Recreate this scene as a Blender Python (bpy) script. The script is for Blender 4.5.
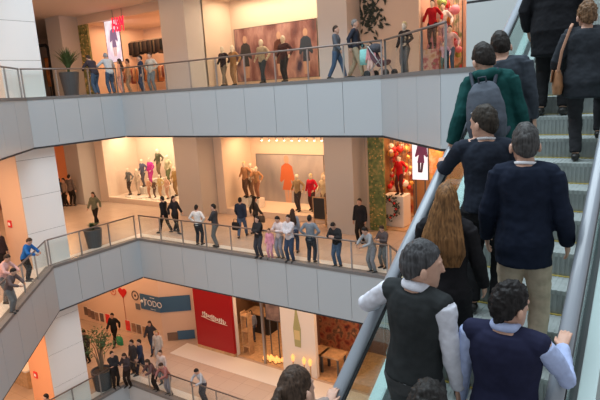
import bpy, bmesh, math, random
from mathutils import Vector, Matrix, noise
R = math.radians
random.seed(7)
scene = bpy.context.scene
for o in list(bpy.data.objects):
    bpy.data.objects.remove(o)
COL = scene.collection

# ------------------------------------------------------------------ levels
F0, F1, F2, F3 = 0.0, 6.522, 13.044, 19.566      # finished floors of the mall
CAMZ = 12.867
SLAB = 1.8

# ------------------------------------------------------------------ camera
FPX, YAW, PIT, ROL = 545.75, 0.5987, 0.2028, -0.0596
fwd = Vector((-math.sin(YAW)*math.cos(PIT), math.cos(YAW)*math.cos(PIT), -math.sin(PIT)))
r0 = Vector((math.cos(YAW), math.sin(YAW), 0)); u0 = r0.cross(fwd)
rgt = math.cos(ROL)*r0 + math.sin(ROL)*u0
upv = -math.sin(ROL)*r0 + math.cos(ROL)*u0
CP = Vector((0, 0, CAMZ))
cd = bpy.data.cameras.new('camera'); cam = bpy.data.objects.new('camera', cd); COL.objects.link(cam)
cd.sensor_width = 36; cd.lens = 36*FPX/600; cd.clip_start = .05; cd.clip_end = 300
m3 = Matrix((rgt, upv, -fwd)).transposed()
cam.matrix_world = Matrix.Translation(CP) @ m3.to_4x4()
scene.camera = cam

# ------------------------------------------------------------------ world, light, exposure
w = bpy.data.worlds.new('world'); scene.world = w; w.use_nodes = True
nt = w.node_tree; bg = nt.nodes['Background']
bg.inputs[0].default_value = (.92, .96, 1.0, 1); bg.inputs[1].default_value = .52
scene.view_settings.view_transform = 'Standard'; scene.view_settings.look = 'None'
scene.view_settings.exposure = 0.0; scene.view_settings.gamma = 1
scene.view_settings.use_curve_mapping = False

def area(name, loc, size, energy, color, rot=(0, 0, 0)):
    l = bpy.data.lights.new(name, 'AREA'); l.shape = 'RECTANGLE'; l.size, l.size_y = size
    l.energy = energy; l.color = color
    o = bpy.data.objects.new(name, l); o.location = loc; o.rotation_euler = rot; COL.objects.link(o)
    return o
COOL = (.78, .91, 1.0); WARM = (1, .52, .25); WARM2 = (1, .55, .29); PALE = (1, .74, .50)
area('skylight', (-6, 6, 27), (18, 14), 4600, COOL)
# warm ceiling lighting of the galleries (one luminous ceiling run per gallery)
for i, (F, e, c) in enumerate(((F0, 1.15, WARM), (F1, 1.15, WARM2), (F2, .8, WARM2))):
    zc = F + (F1 - SLAB) - .06
    area('gallery_light', (-16, 18.0 if F else 17.4, zc), (22, 1.6), 245*e, c)
    area('gallery_light', (-25.5, 14.5, zc), (3, 11), 235*e, c)
    area('gallery_light', (-19.5, 6.5, zc), (3, 6), 400*e, c, (0, 0, R(44)))

# ------------------------------------------------------------------ placing helpers
def pray(px, py): return fwd + rgt*((px-300)/FPX) - upv*((py-200)/FPX)
def atz(px, py, z):
    d = pray(px, py); return CP + d*((z-CAMZ)/d.z)
def aty(px, py, Y):
    d = pray(px, py); return CP + d*(Y/d.y)
def atx(px, py, X):
    d = pray(px, py); return CP + d*(X/d.x)

# ------------------------------------------------------------------ materials
MATS = {}
def mat(name, col, rough=.6, metal=0., spec=.4, emit=None, estr=0., noise_amt=0., nscale=20., bump=0., bscale=60., coat=0.):
    if name in MATS: return MATS[name]
    m = bpy.data.materials.new(name); m.use_nodes = True; MATS[name] = m
    t = m.node_tree; b = t.nodes['Principled BSDF']
    b.inputs['Base Color'].default_value = (*col, 1); b.inputs['Roughness'].default_value = rough
    b.inputs['Metallic'].default_value = metal; b.inputs['Specular IOR Level'].default_value = spec
    b.inputs['Coat Weight'].default_value = coat
    if emit: b.inputs['Emission Color'].default_value = (*emit, 1); b.inputs['Emission Strength'].default_value = estr
    if noise_amt or bump:
        tc = t.nodes.new('ShaderNodeTexCoord')
    if noise_amt:
        n = t.nodes.new('ShaderNodeTexNoise'); n.inputs['Scale'].default_value = nscale; n.inputs['Detail'].default_value = 4
        t.links.new(tc.outputs['Object'], n.inputs['Vector'])
        r = t.nodes.new('ShaderNodeValToRGB')
        r.color_ramp.elements[0].position = .3; r.color_ramp.elements[1].position = .7
        r.color_ramp.elements[0].color = (*[max(0, c*(1-noise_amt)) for c in col], 1)
        r.color_ramp.elements[1].color = (*[min(1, c*(1+noise_amt)) for c in col], 1)
        t.links.new(n.outputs['Fac'], r.inputs['Fac']); t.links.new(r.outputs['Color'], b.inputs['Base Color'])
    if bump:
        n2 = t.nodes.new('ShaderNodeTexNoise'); n2.inputs['Scale'].default_value = bscale
        t.links.new(tc.outputs['Object'], n2.inputs['Vector'])
        bp = t.nodes.new('ShaderNodeBump'); bp.inputs['Strength'].default_value = bump; bp.inputs['Distance'].default_value = .02
        t.links.new(n2.outputs['Fac'], bp.inputs['Height']); t.links.new(bp.outputs['Normal'], b.inputs['Normal'])
    return m
def cloth(c, rough=.85):
    return mat('cloth_%.3f_%.3f_%.3f' % c, c, rough, spec=.12, noise_amt=.14, nscale=14)
def hairmat(c):
    k = 'hair_%.3f_%.3f_%.3f' % c
    if k in MATS: return MATS[k]
    m = bpy.data.materials.new(k); m.use_nodes = True; MATS[k] = m
    t = m.node_tree; b = t.nodes['Principled BSDF']; b.inputs['Roughness'].default_value = .52
    b.inputs['Specular IOR Level'].default_value = .2
    tc = t.nodes.new('ShaderNodeTexCoord'); mp = t.nodes.new('ShaderNodeMapping'); mp.inputs['Scale'].default_value = (1, 1, .12)
    n = t.nodes.new('ShaderNodeTexNoise'); n.inputs['Scale'].default_value = 70; n.inputs['Detail'].default_value = 5
    r = t.nodes.new('ShaderNodeValToRGB'); r.color_ramp.elements[0].position = .35; r.color_ramp.elements[1].position = .7
    r.color_ramp.elements[0].color = (*[v*.45 for v in c], 1); r.color_ramp.elements[1].color = (*[min(1, v*1.45) for v in c], 1)
    t.links.new(tc.outputs['Object'], mp.inputs[0]); t.links.new(mp.outputs[0], n.inputs['Vector'])
    t.links.new(n.outputs['Fac'], r.inputs['Fac']); t.links.new(r.outputs['Color'], b.inputs['Base Color'])
    bp = t.nodes.new('ShaderNodeBump'); bp.inputs['Strength'].default_value = .5; bp.inputs['Distance'].default_value = .01
    t.links.new(n.outputs['Fac'], bp.inputs['Height']); t.links.new(bp.outputs['Normal'], b.inputs['Normal'])
    return m
def glassmat(name, tint, gloss=.12, rough=.03):
    m = bpy.data.materials.new(name); m.use_nodes = True; MATS[name] = m
    t = m.node_tree; t.nodes.clear()
    o = t.nodes.new('ShaderNodeOutputMaterial'); tr = t.nodes.new('ShaderNodeBsdfTransparent'); gl = t.nodes.new('ShaderNodeBsdfGlossy')
    tr.inputs[0].default_value = (*tint, 1); gl.inputs['Roughness'].default_value = rough
    lw = t.nodes.new('ShaderNodeLayerWeight'); lw.inputs[0].default_value = .25
    mm = t.nodes.new('ShaderNodeMath'); mm.operation = 'MULTIPLY'; mm.inputs[1].default_value = gloss*4
    mx = t.nodes.new('ShaderNodeMixShader')
    t.links.new(lw.outputs['Fresnel'], mm.inputs[0]); t.links.new(mm.outputs[0], mx.inputs[0])
    t.links.new(tr.outputs[0], mx.inputs[1]); t.links.new(gl.outputs[0], mx.inputs[2]); t.links.new(mx.outputs[0], o.inputs[0])
    return m
def tilemat(name, c1, c2, size, rough=.25):
    m = bpy.data.materials.new(name); m.use_nodes = True; MATS[name] = m
    t = m.node_tree; b = t.nodes['Principled BSDF']; b.inputs['Roughness'].default_value = rough
    tc = t.nodes.new('ShaderNodeTexCoord'); br = t.nodes.new('ShaderNodeTexBrick'); br.offset = 0
    br.inputs['Scale'].default_value = 1; br.inputs['Brick Width'].default_value = size; br.inputs['Row Height'].default_value = size
    br.inputs['Mortar Size'].default_value = .006
    br.inputs['Color1'].default_value = (*c1, 1); br.inputs['Color2'].default_value = (*c2, 1)
    br.inputs['Mortar'].default_value = (*[v*.7 for v in c1], 1)
    t.links.new(tc.outputs['Object'], br.inputs['Vector']); t.links.new(br.outputs['Color'], b.inputs['Base Color'])
    return m
def mottle(name, cols, scale, rough=.7, emit=0., stretch=(1, 1, 1)):
    """irregular coloured patches (printed picture, dense merchandise)"""
    m = bpy.data.materials.new(name); m.use_nodes = True; MATS[name] = m
    t = m.node_tree; b = t.nodes['Principled BSDF']; b.inputs['Roughness'].default_value = rough
    tc = t.nodes.new('ShaderNodeTexCoord'); mp = t.nodes.new('ShaderNodeMapping'); mp.inputs['Scale'].default_value = stretch
    v = t.nodes.new('ShaderNodeTexNoise'); v.inputs['Scale'].default_value = scale; v.inputs['Detail'].default_value = 3
    r = t.nodes.new('ShaderNodeValToRGB'); r.color_ramp.interpolation = 'LINEAR'
    e = r.color_ramp.elements; n = len(cols)
    for i, c in enumerate(cols):
        p = .28 + .44*i/max(1, n-1)
        el = e[i] if i < 2 else e.new(p)
        el.position = p; el.color = (*c, 1)
    t.links.new(tc.outputs['Object'], mp.inputs[0]); t.links.new(mp.outputs[0], v.inputs['Vector'])
    t.links.new(v.outputs['Fac'], r.inputs['Fac']); t.links.new(r.outputs['Color'], b.inputs['Base Color'])
    if emit:
        t.links.new(r.outputs['Color'], b.inputs['Emission Color']); b.inputs['Emission Strength'].default_value = emit
    return m

M_FASCIA = mat('fascia_panel', (.43, .465, .49), .38, spec=.5)
M_GAP = mat('joint_dark', (.05, .05, .055), .7)
M_COPE = mat('coping', (.17, .16, .155), .45)
M_WHITE = mat('white_cladding', (.84, .85, .85), .45)
M_CEIL = mat('ceiling_white', (.72, .68, .64), .8)
M_WALL = mat('plaster_warm', (.78, .66, .56), .8)
M_WALLP = mat('plaster_pink', (.82, .66, .55), .8)
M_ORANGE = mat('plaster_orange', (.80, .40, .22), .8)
M_COLUMN = mat('column_paint', (.50, .48, .465), .7)
M_COLUMN_SKYLIT = mat('column_paint_skylit', (.64, .62, .61), .7)  # same columns, colour lightened for the extra skylight on the upper floor
M_FLOOR = tilemat('floor_tile', (.50, .40, .33), (.54, .43, .35), .8)
M_BORDER = mat('floor_border', (.70, .68, .64), .35)
M_STEEL = mat('brushed_steel', (.42, .42, .43), .35, metal=.9)
M_RAIL = mat('rail_bronze', (.20, .17, .155), .35, metal=.6)
M_GLASS = glassmat('clear_glass', (.95, .97, .96), .035)
M_EGLASS = glassmat('escalator_glass', (.86, .95, .93), .10)
M_BLACK = mat('black_matt', (.025, .026, .03), .6)
M_DGREY = mat('dark_grey', (.10, .105, .11), .6)
M_WOOD = mat('pale_wood', (.55, .36, .20), .55, noise_amt=.2, nscale=6)
M_PLATE = mat('white_paint', (.85, .82, .78), .5)
M_RED = mat('red_lacquer', (.36, .008, .014), .35)
M_LEAF = mat('leaf_green', (.075, .135, .05), .6, noise_amt=.35, nscale=9)
M_LEAFD = mat('leaf_dark', (.045, .06, .05), .6)
M_STEM = mat('stem', (.20, .14, .09), .8)
M_SOIL = mat('soil', (.06, .045, .035), .95)
M_SKIN = mat('skin', (.56, .33, .24), .5, noise_amt=.06, nscale=30)
M_SKIN2 = mat('skin_tan', (.50, .28, .19), .5, noise_amt=.06, nscale=30)
M_EYE = mat('eye_dark', (.02, .015, .012), .25)
M_LIP = mat('lip', (.42, .17, .14), .5)
M_MANN = mat('mannequin_cream', (.82, .72, .60), .4)
M_SHOE = mat('shoe_black', (.02, .019, .018), .4)

# ------------------------------------------------------------------ object helpers
def link(name, me, parent=None):
    o = bpy.data.objects.new(name, me); COL.objects.link(o)
    if parent is not None: o.parent = parent
    return o
def tag(o, label=None, cat=None, group=None, kind=None):
    if label: o['label'] = label
    if cat: o['category'] = cat
    if group: o['group'] = group
    if kind: o['kind'] = kind
    return o
def empty(name, loc, label, cat, group=None, rz=0):
    o = bpy.data.objects.new(name, None); o.empty_display_size = .2; COL.objects.link(o)
    o.location = loc; o.rotation_euler = (0, 0, rz)
    return tag(o, label, cat, group)
def build(name, bm, m, parent=None, smooth=False, loc=None):
    me = bpy.data.meshes.new(name)
    bmesh.ops.recalc_face_normals(bm, faces=bm.faces[:])
    bm.to_mesh(me); bm.free()
    for k in (m if isinstance(m, (list, tuple)) else [m]): me.materials.append(k)
    if smooth: me.polygons.foreach_set('use_smooth', [True]*len(me.polygons))
    o = link(name, me, parent)
    if loc is not None: o.location = loc
    return o
def box(bm, x0, x1, y0, y1, z0, z1, mi=0, M=None):
    vs = [bm.verts.new(Vector(p) if M is None else M @ Vector(p)) for p in
          ((x0, y0, z0), (x1, y0, z0), (x1, y1, z0), (x0, y1, z0), (x0, y0, z1), (x1, y0, z1), (x1, y1, z1), (x0, y1, z1))]
    for q in ((0, 3, 2, 1), (4, 5, 6, 7), (0, 1, 5, 4), (1, 2, 6, 5), (2, 3, 7, 6), (3, 0, 4, 7)):
        f = bm.faces.new([vs[i] for i in q]); f.material_index = mi
    return vs
def boxo(name, x0, x1, y0, y1, z0, z1, m, parent=None, M=None, bevel=0):
    bm = bmesh.new(); box(bm, x0, x1, y0, y1, z0, z1, 0, M)
    if bevel: bmesh.ops.bevel(bm, geom=bm.edges[:], offset=bevel, segments=2, affect='EDGES', profile=.5)
    return build(name, bm, m, parent)
def prism(bm, pts, z0, z1, mi=0):
    lo = [bm.verts.new((x, y, z0)) for x, y in pts]; hi = [bm.verts.new((x, y, z1)) for x, y in pts]
    n = len(pts)
    bm.faces.new(lo[::-1]).material_index = mi; bm.faces.new(hi).material_index = mi
    for i in range(n): bm.faces.new((lo[i], lo[(i+1) % n], hi[(i+1) % n], hi[i])).material_index = mi
def loft(bm, rings, n=14, bulge=.5, mi=0):
    """rings: (centre, axisA, axisB) with radii in the axes; rounded end caps"""
    rs = []
    for c, a, b in rings:
        rs.append([bm.verts.new(c + a*math.cos(2*math.pi*k/n) + b*math.sin(2*math.pi*k/n)) for k in range(n)])
    def cap(i, j):
        c, a, b = rings[i]; c2 = rings[j][0]
        d = (c - c2); d = d.normalized() if d.length > 1e-6 else Vector((0, 0, 1))
        r = min(a.length, b.length)
        mid = [bm.verts.new(c + d*r*bulge*.7 + (a*math.cos(2*math.pi*k/n) + b*math.sin(2*math.pi*k/n))*.68) for k in range(n)]
        tip = bm.verts.new(c + d*r*bulge)
        for k in range(n):
            k2 = (k+1) % n
            q = (rs[i][k], rs[i][k2], mid[k2], mid[k]); t = (mid[k], mid[k2], tip)
            if i == 0: q, t = q[::-1], t[::-1]
            bm.faces.new(q).material_index = mi; bm.faces.new(t).material_index = mi
    for i in range(len(rs)-1):
        for k in range(n):
            k2 = (k+1) % n
            bm.faces.new((rs[i][k], rs[i][k2], rs[i+1][k2], rs[i+1][k])).material_index = mi
    cap(0, 1); cap(len(rs)-1, len(rs)-2)
def tube(bm, pts, rad, n=10, mi=0, bulge=.6, flat=1.0, ref=None):
    pts = [Vector(p) for p in pts]
    if not isinstance(rad, (list, tuple)): rad = [rad]*len(pts)
    rings = []; pa = None
    for i, p in enumerate(pts):
        d = (pts[min(i+1, len(pts)-1)] - pts[max(i-1, 0)])
        if d.length < 1e-6: d = Vector((0, 0, 1))
        d.normalize()
        if pa is None:
            a = Vector(ref) if ref is not None else (Vector((1, 0, 0)) if abs(d.x) < .8 else Vector((0, 1, 0)))
        else: a = pa
        a = a - d*a.dot(d); a.normalize(); b = d.cross(a); pa = a
        rings.append((p, a*rad[i], b*rad[i]*flat))
    loft(bm, rings, n, bulge, mi)
def ell(bm, c, rx, ry, rz, n=12, m=8, M=None, mi=0):
    c = Vector(c); rows = []
    for i in range(1, m):
        t = math.pi*i/m
        row = []
        for k in range(n):
            p = 2*math.pi*k/n
            v = Vector((rx*math.sin(t)*math.cos(p), ry*math.sin(t)*math.sin(p), rz*math.cos(t)))
            row.append(bm.verts.new(c + (M @ v if M else v)))
        rows.append(row)
    top = Vector((0, 0, rz)); t0 = bm.verts.new(c + (M @ top if M else top)); b0 = bm.verts.new(c - (M @ top if M else top))
    for k in range(n):
        k2 = (k+1) % n
        bm.faces.new((t0, rows[0][k], rows[0][k2])).material_index = mi
        bm.faces.new((b0, rows[-1][k2], rows[-1][k])).material_index = mi
        for i in range(len(rows)-1):
            bm.faces.new((rows[i][k], rows[i+1][k], rows[i+1][k2], rows[i][k2])).material_index = mi
def remesh(bm, vox, it=3, fac=.5):
    bmesh.ops.recalc_face_normals(bm, faces=bm.faces[:])
    me = bpy.data.meshes.new('tmp'); bm.to_mesh(me); bm.free()
    o = bpy.data.objects.new('tmp', me); COL.objects.link(o)
    md = o.modifiers.new('r', 'REMESH'); md.mode = 'VOXEL'; md.voxel_size = vox
    if it:
        sm = o.modifiers.new('s', 'SMOOTH'); sm.iterations = it; sm.factor = fac
    dg = bpy.context.evaluated_depsgraph_get()
    out = bpy.data.meshes.new_from_object(o.evaluated_get(dg))
    bpy.data.objects.remove(o); bpy.data.meshes.remove(me)
    return out
def fin(name, me, m, parent, loc=None):
    me.name = name
    me.materials.clear()
    for k in (m if isinstance(m, (list, tuple)) else [m]): me.materials.append(k)
    me.polygons.foreach_set('use_smooth', [True]*len(me.polygons))
    return link(name, me, parent)
def roughen(me, amp, freq, stretch=(1, 1, 1), seed=0):
    """folds in cloth / locks of hair: displace along the normals with a noise field"""
    nv = [v.normal.copy() for v in me.vertices]
    off = Vector((seed*3.1, seed*1.7, seed*2.3))
    for v, n in zip(me.vertices, nv):
        q = Vector((v.co.x*stretch[0], v.co.y*stretch[1], v.co.z*stretch[2]))*freq + off
        v.co += n*amp*noise.fractal(q, .8, 2.1, 3)
    me.update()
# ------------------------------------------------------------------ people
def ik(a, t, l1, l2, pole):
    d = t - a; L = min(d.length, (l1+l2)*.998); d.normalize()
    t = a + d*L
    x = (l1*l1 - l2*l2 + L*L)/(2*L); h = math.sqrt(max(0, l1*l1 - x*x))
    p = pole - d*pole.dot(d)
    p = p.normalized() if p.length > 1e-5 else Vector((0, 1, 0))
    return a + d*x + p*h, t
TORSO = [  # z, half width, half depth, y of the centre
    (.84, .150, .100, -.012), (.92, .165, .118, -.012), (1.00, .155, .108, -.004), (1.10, .143, .098, .004), (1.20, .152, .104, .006),
    (1.31, .170, .114, .004), (1.39, .172, .108, -.004), (1.45, .140, .084, -.012), (1.49, .082, .066, -.014)]
TORSO_F = [
    (.84, .150, .104, -.012), (.92, .166, .118, -.014), (1.00, .148, .102, -.004), (1.09, .124, .088, .004), (1.20, .136, .100, .012),
    (1.31, .150, .112, .012), (1.39, .150, .100, -.002), (1.45, .122, .078, -.012), (1.49, .072, .060, -.014)]
HEAD = [(-.118, .024, .030, .056), (-.104, .045, .052, .040), (-.072, .060, .076, .018), (-.03, .070, .090, .004), (.02, .075, .097, -.003),
        (.06, .074, .095, -.008), (.092, .060, .078, -.012), (.112, .036, .048, -.014)]

def hand(bm, wr, d, n, side, curl=.35, s=1., spread=.08, thumb_in=.5):
    """palm, four unequal fingers and a thumb; d = fingers, n = palm side, side = thumb side"""
    d = d.normalized(); n = (n - d*n.dot(d)).normalized(); side = (side - d*side.dot(d) - n*side.dot(n)).normalized()
    W, T = .040*s, .015*s
    loft(bm, [(wr - d*.03*s, side*.026*s, n*.020*s), (wr, side*.028*s, n*.020*s), (wr + d*.03*s, side*W*.92, n*T*1.15), (wr + d*.075*s, side*W, n*T), (wr + d*.092*s, side*W*.93, n*T*.85)], 10, .4)
    for k, (o, L) in enumerate(((.030, .070), (.010, .080), (-.010, .074), (-.029, .058))):
        b = wr + d*.085*s + side*o*s; q = [b - d*.03*s, b]
        ang = curl*.5; dd = d + side*(o*spread*20)
        for j, fr in enumerate((.45, .32, .23)):
            v = (dd.normalized()*math.cos(ang) + n*math.sin(ang))
            q.append(q[-1] + v*L*fr*s); ang += curl
        tube(bm, q, [.0095*s, .0098*s, .0088*s, .008*s, .0066*s], 8)
    b = wr + d*.018*s + side*.026*s
    v1 = (d*.75 + side*.75 + n*.25).normalized(); v2 = (d*.95 + side*.2 + n*thumb_in).normalized()
    tube(bm, [b - v1*.015*s, b + v1*.03*s, b + v1*.03*s + v2*.03*s, b + v1*.03*s + v2*.055*s], [.014*s, .0125*s, .010*s, .0075*s], 8)

def person(loc, rz, label, cat='person', group=None, H=1.72, w=1., fem=False, hs=None, lean=0., side=0., head=(0, 0, 0), hL=None, hR=None,
           poleL=None, poleR=None, gripL=None, gripR=None, fL=None, fR=None, top='jumper', topc=(.03, .03, .035), hem=.86, sleeve=1., botc=(.03, .03, .035),
           skirt=False, hair='short', hairc=(.02, .015, .012), shirtc=None, skin=None, near=False, shoec=None, ease=0., name='person', hidden_legs=False):
    s = H/1.75; hs = hs or (1.10 if near else 1.04)
    vox = (.0085 if near else .021)
    skin = skin or M_SKIN
    tor = TORSO_F if fem else TORSO
    W = w
    sw = (.165 if fem else .185)*W
    piv = Vector((0, 0, .95))
    def T(v):
        v = Vector(v); k = max(0., min(1., (v.z - .90)/.30)); k = k*k*(3-2*k)
        M = Matrix.Rotation(-lean*k, 3, 'X') @ Matrix.Rotation(side*k, 3, 'Y')
        return piv + M @ (v - piv)
    Mt = Matrix.Rotation(-lean, 3, 'X') @ Matrix.Rotation(side, 3, 'Y')
    sh = {}; el = {}; wr = {}
    for k, sx in (('L', -1), ('R', 1)):
        sh[k] = T((sx*sw, -.012, 1.425))
        tgt = (hL if k == 'L' else hR)
        tgt = Vector(tgt) if tgt is not None else sh[k] + Vector((sx*.075, .06, -.53))
        pole = (poleL if k == 'L' else poleR)
        pole = Vector(pole) if pole is not None else Vector((sx*.5, -1, -.1))
        el[k], wr[k] = ik(sh[k], tgt, .290, .255, pole)
    hip = {}; kn = {}; an = {}
    for k, sx in (('L', -1), ('R', 1)):
        hip[k] = Vector((sx*.088*W, -.005, .90))
        t = (fL if k == 'L' else fR)
        t = Vector(t) if t is not None else Vector((sx*.10, (.03 if sx > 0 else -.02), 0))
        kn[k], an[k] = ik(hip[k], t + Vector((0, -.02, .085)), .425, .425, Vector((sx*.1, 1, 0)))
    X, Y, Z = Vector((1, 0, 0)), Vector((0, 1, 0)), Vector((0, 0, 1))
    def rings(z0, z1, e, extra=None):
        out = []
        zs = [t for t in tor]
        def samp(z):
            if z <= zs[0][0]:
                return (zs[0][1], zs[0][2], zs[0][3])
            for a, b in zip(zs, zs[1:]):
                if z <= b[0]:
                    f = (z-a[0])/(b[0]-a[0]); return tuple(a[i]+(b[i]-a[i])*f for i in (1, 2, 3))
            return zs[-1][1:]
        n = max(3, int((z1-z0)/.05))
        for i in range(n+1):
            z = z0 + (z1-z0)*i/n
            rx, ry, yo = samp(z)
            fl = 1.0
            if z < .84 and skirt: fl = 1 + (.84-z)*.35
            ee = e + (ease if z < 1.2 else ease*.5)
            M = Matrix.Rotation(-lean*max(0, min(1, (z-.9)/.3)), 3, 'X') @ Matrix.Rotation(side*max(0, min(1, (z-.9)/.3)), 3, 'Y')
            out.append((T((0, yo, z)), M @ X*((rx*W + ee)*fl), M @ Y*((ry*(.5+.5*W) + ee)*fl)))
        return out
    # ---- head frame
    nb = T((0, -.014, 1.47)); hc = T((0, .012, 1.632))
    Mh = Mt @ Matrix.Rotation(head[1], 3, 'Z') @ Matrix.Rotation(-head[0], 3, 'X') @ Matrix.Rotation(head[2], 3, 'Y')
    hc = T((0, -.01, 1.52)) + Mh @ Vector((0, .022, (.100 if near else .112)*(hs*.5+.5)))
    Mh = Mh @ Matrix.Scale(hs, 3)
    # ---- body
    bm = bmesh.new()
    loft(bm, rings(.84, 1.49, 0), 18)
    tube(bm, [nb, (nb + hc)/2 - Mh @ Vector((0, .012, .012)), hc - Mh @ Vector((0, .02, .04))], [.066*(.9 if fem else 1), .055*(.88 if fem else 1), .056*(.9 if fem else 1)], 12)
    for k, sx in (('L', -1), ('R', 1)):
        tube(bm, [T((sx*.05, -.014, 1.47)), T((sx*.12*W, -.014, 1.452)), sh[k]], [.045, .052, .056], 10)
        tube(bm, [sh[k], (sh[k]*.45 + el[k]*.55), el[k], (el[k]*.6 + wr[k]*.4), wr[k]], [.055, .047, .040, .040, .027], 10)
        tube(bm, [hip[k], (hip[k]*.55 + kn[k]*.45), kn[k], (kn[k]*.62 + an[k]*.38), an[k]], [.092, .078, .056, .056, .038], 12)
        tube(bm, [an[k] + Vector((0, -.04, -.035)), an[k] + Vector((sx*.01, .06, -.05)), an[k] + Vector((sx*.015, .15, -.06))], [.04, .038, .024], 8)
    loft(bm, [(hc + Mh @ Vector((0, yo, z)), Mh @ X*rx, Mh @ Y*ry) for z, rx, ry, yo in HEAD], 18, .35)
    # nose, brow, lips, ears
    tube(bm, [hc + Mh @ Vector((0, .090, .022)), hc + Mh @ Vector((0, .104, -.012)), hc + Mh @ Vector((0, .108, -.026))], [.010, .013, .015], 8)
    tube(bm, [hc + Mh @ Vector((-.045, .076, .032)), hc + Mh @ Vector((0, .090, .034)), hc + Mh @ Vector((.045, .076, .032))], [.010, .011, .010], 8)
    ell(bm, hc + Mh @ Vector((0, .085, -.062)), .024, .012, .012, 8, 6, Mh)
    for sx in (-1, 1): ell(bm, hc + Mh @ Vector((sx*.086, -.004, -.022)), .012, .021, .034, 8, 6, Mh)
    me = remesh(bm, vox if not near else .0075, 2 if near else 1, .4)
    bm = bmesh.new(); bm.from_mesh(me)
    hb = bmesh.new() if near else bm
    for k, sx in (('L', -1), ('R', 1)):
        g = gripL if k == 'L' else gripR
        d = (wr[k] - el[k]).normalized()
        if g: dd, nn, ss, cu = Vector(g[0]), Vector(g[1]), Vector(g[2]), g[3]
        else:
            dd = d; nn = Vector((-sx, .2, 0)); ss = Vector((0, 1, .2)); cu = .35
        hand(hb, wr[k], dd, nn, ss, cu, .98 if not fem else .88)
    if near:
        hm = remesh(hb, .0042, 1, .3); bm.from_mesh(hm); bpy.data.meshes.remove(hm)
    # face colours by place on the head
    eyes = [hc + Mh @ Vector((sx*.032, .088, .014)) for sx in (-1, 1)]; lips = hc + Mh @ Vector((0, .096, -.062)); 
    if near:
        Mi = Mh.inverted()
        for f in bm.faces:
            c = f.calc_center_median()
            if (c - hc).length < .16:
                q = Mi @ (c - hc)
                if q.y > .05:
                    if abs(abs(q.x) - .032) < .013 and abs(q.z - .014) < .006: f.material_index = 1
                    elif abs(abs(q.x) - .034) < .018 and abs(q.z - .036) < .0045: f.material_index = 1
                    elif abs(q.x) < .022 and abs(q.z + .063) < .007 and q.y > .082: f.material_index = 2
    bm.to_mesh(me); bm.free()
    for v in me.vertices: v.co *= s
    root = fin(name, me, [skin, M_EYE, M_LIP], None)
    root.location = loc; root.rotation_euler = (0, 0, rz); tag(root, label, cat, group)
    def part(nm, bm, m, it=3, amp=0, freq=7., vx=None, lab=None, stretch=(1, 1, 1)):
        me = remesh(bm, vx or vox, it)
        if amp: roughen(me, amp, freq, stretch, seed=len(label) + H*10)
        for v in me.vertices: v.co *= s
        o = fin(nm, me, m, root)
        if lab: o['label'] = lab
        return o
    def sleeves(bm, e, frac=1.):
        for k, sx in (('L', -1), ('R', 1)):
            tube(bm, [T((sx*.05, -.014, 1.462)), T((sx*.12*W, -.014, 1.442)), sh[k]], [.045+e, .053+e, .057+e], 12)
            if frac <= 0: continue
            a, b, c = sh[k], el[k], wr[k]
            pts = [a, a*.5+b*.5, b]; rr = [.058+e, .052+e, .048+e]
            if frac > .6:
                c2 = b + (c-b)*min(1, (frac-.5)*2)
                pts += [b*.5+c2*.5, c2]; rr += [.045+e, .034+e]
            else:
                pts = [a, a*.5+b*.5, a*(1-frac*1.6)+b*frac*1.6]
            tube(bm, pts, rr[:len(pts)], 12, bulge=.15)
    # ---- trousers / skirt
    if not hidden_legs:
        bm = bmesh.new()
        loft(bm, rings(.82, 1.03, .012), 18, .3)
        for k, sx in (('L', -1), ('R', 1)):
            an2 = an[k] + (kn[k]-an[k])*.04
            tube(bm, [hip[k] + Vector((0, -.01, .02)), hip[k]*.55 + kn[k]*.45, kn[k], kn[k]*.55 + an[k]*.45, an2], [.112*W, .096, .078, .072, .064], 14, bulge=.2)
        part('trousers', bm, cloth(botc), 3, .007 if near else 0, 8., stretch=(1, 1, 1.6))
        if skirt:
            bm = bmesh.new(); loft(bm, rings(.48, 1.02, .03), 18, .1); part('skirt', bm, cloth(topc), 3)
        for k, sx in (('L', -1), ('R', 1)):
            bm = bmesh.new(); a = an[k]
            tube(bm, [a + Vector((0, -.055, -.045)), a + Vector((0, -.01, -.03)), a + Vector((sx*.01, .07, -.046)), a + Vector((sx*.018, .15, -.056)), a + Vector((sx*.02, .185, -.06))],
                 [.040, .050, .044, .040, .024], 10)
            for v in bm.verts: v.co.z = max(v.co.z, a.z - .085)
            me = bpy.data.meshes.new('shoe'); bmesh.ops.recalc_face_normals(bm, faces=bm.faces[:]); bm.to_mesh(me); bm.free()
            for v in me.vertices: v.co *= s
            fin('shoe', me, cloth(shoec) if shoec else M_SHOE, root)
    # ---- upper garments
    if top == 'vest':
        bm = bmesh.new(); loft(bm, rings(.92, 1.45, .014), 18, .2); sleeves(bm, .008, 1.)
        part('shirt', bm, cloth(shirtc or (.75, .75, .8)), 3, .009 if near else 0, 9.)
        bm = bmesh.new(); loft(bm, rings(hem, 1.47, .026), 20, .15); sleeves(bm, .017, 0)
        part('knitted_vest', bm, cloth(topc), 4, .006 if near else 0, 7.)
    else:
        e = {'jacket': .024, 'coat': .030, 'shirt': .012, 'tshirt': .012, 'jumper': .016, 'hoodie': .026}[top]
        bm = bmesh.new(); loft(bm, rings(hem, 1.475, e + (.008 if near else 0)), 20, .15); sleeves(bm, e*.75, .45 if top == 'tshirt' else sleeve)
        if top == 'hoodie':
            tube(bm, [T((-.10, -.06, 1.49)), T((-.06, -.115, 1.485)), T((0, -.135, 1.47)), T((.06, -.115, 1.485)), T((.10, -.06, 1.49))], [.035, .048, .055, .048, .035], 12)
            tube(bm, [T((-.10, -.05, 1.49)), T((-.07, .05, 1.48)), T((0, .09, 1.45)), T((.07, .05, 1.48)), T((.10, -.05, 1.49))], .028, 10)
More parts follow.
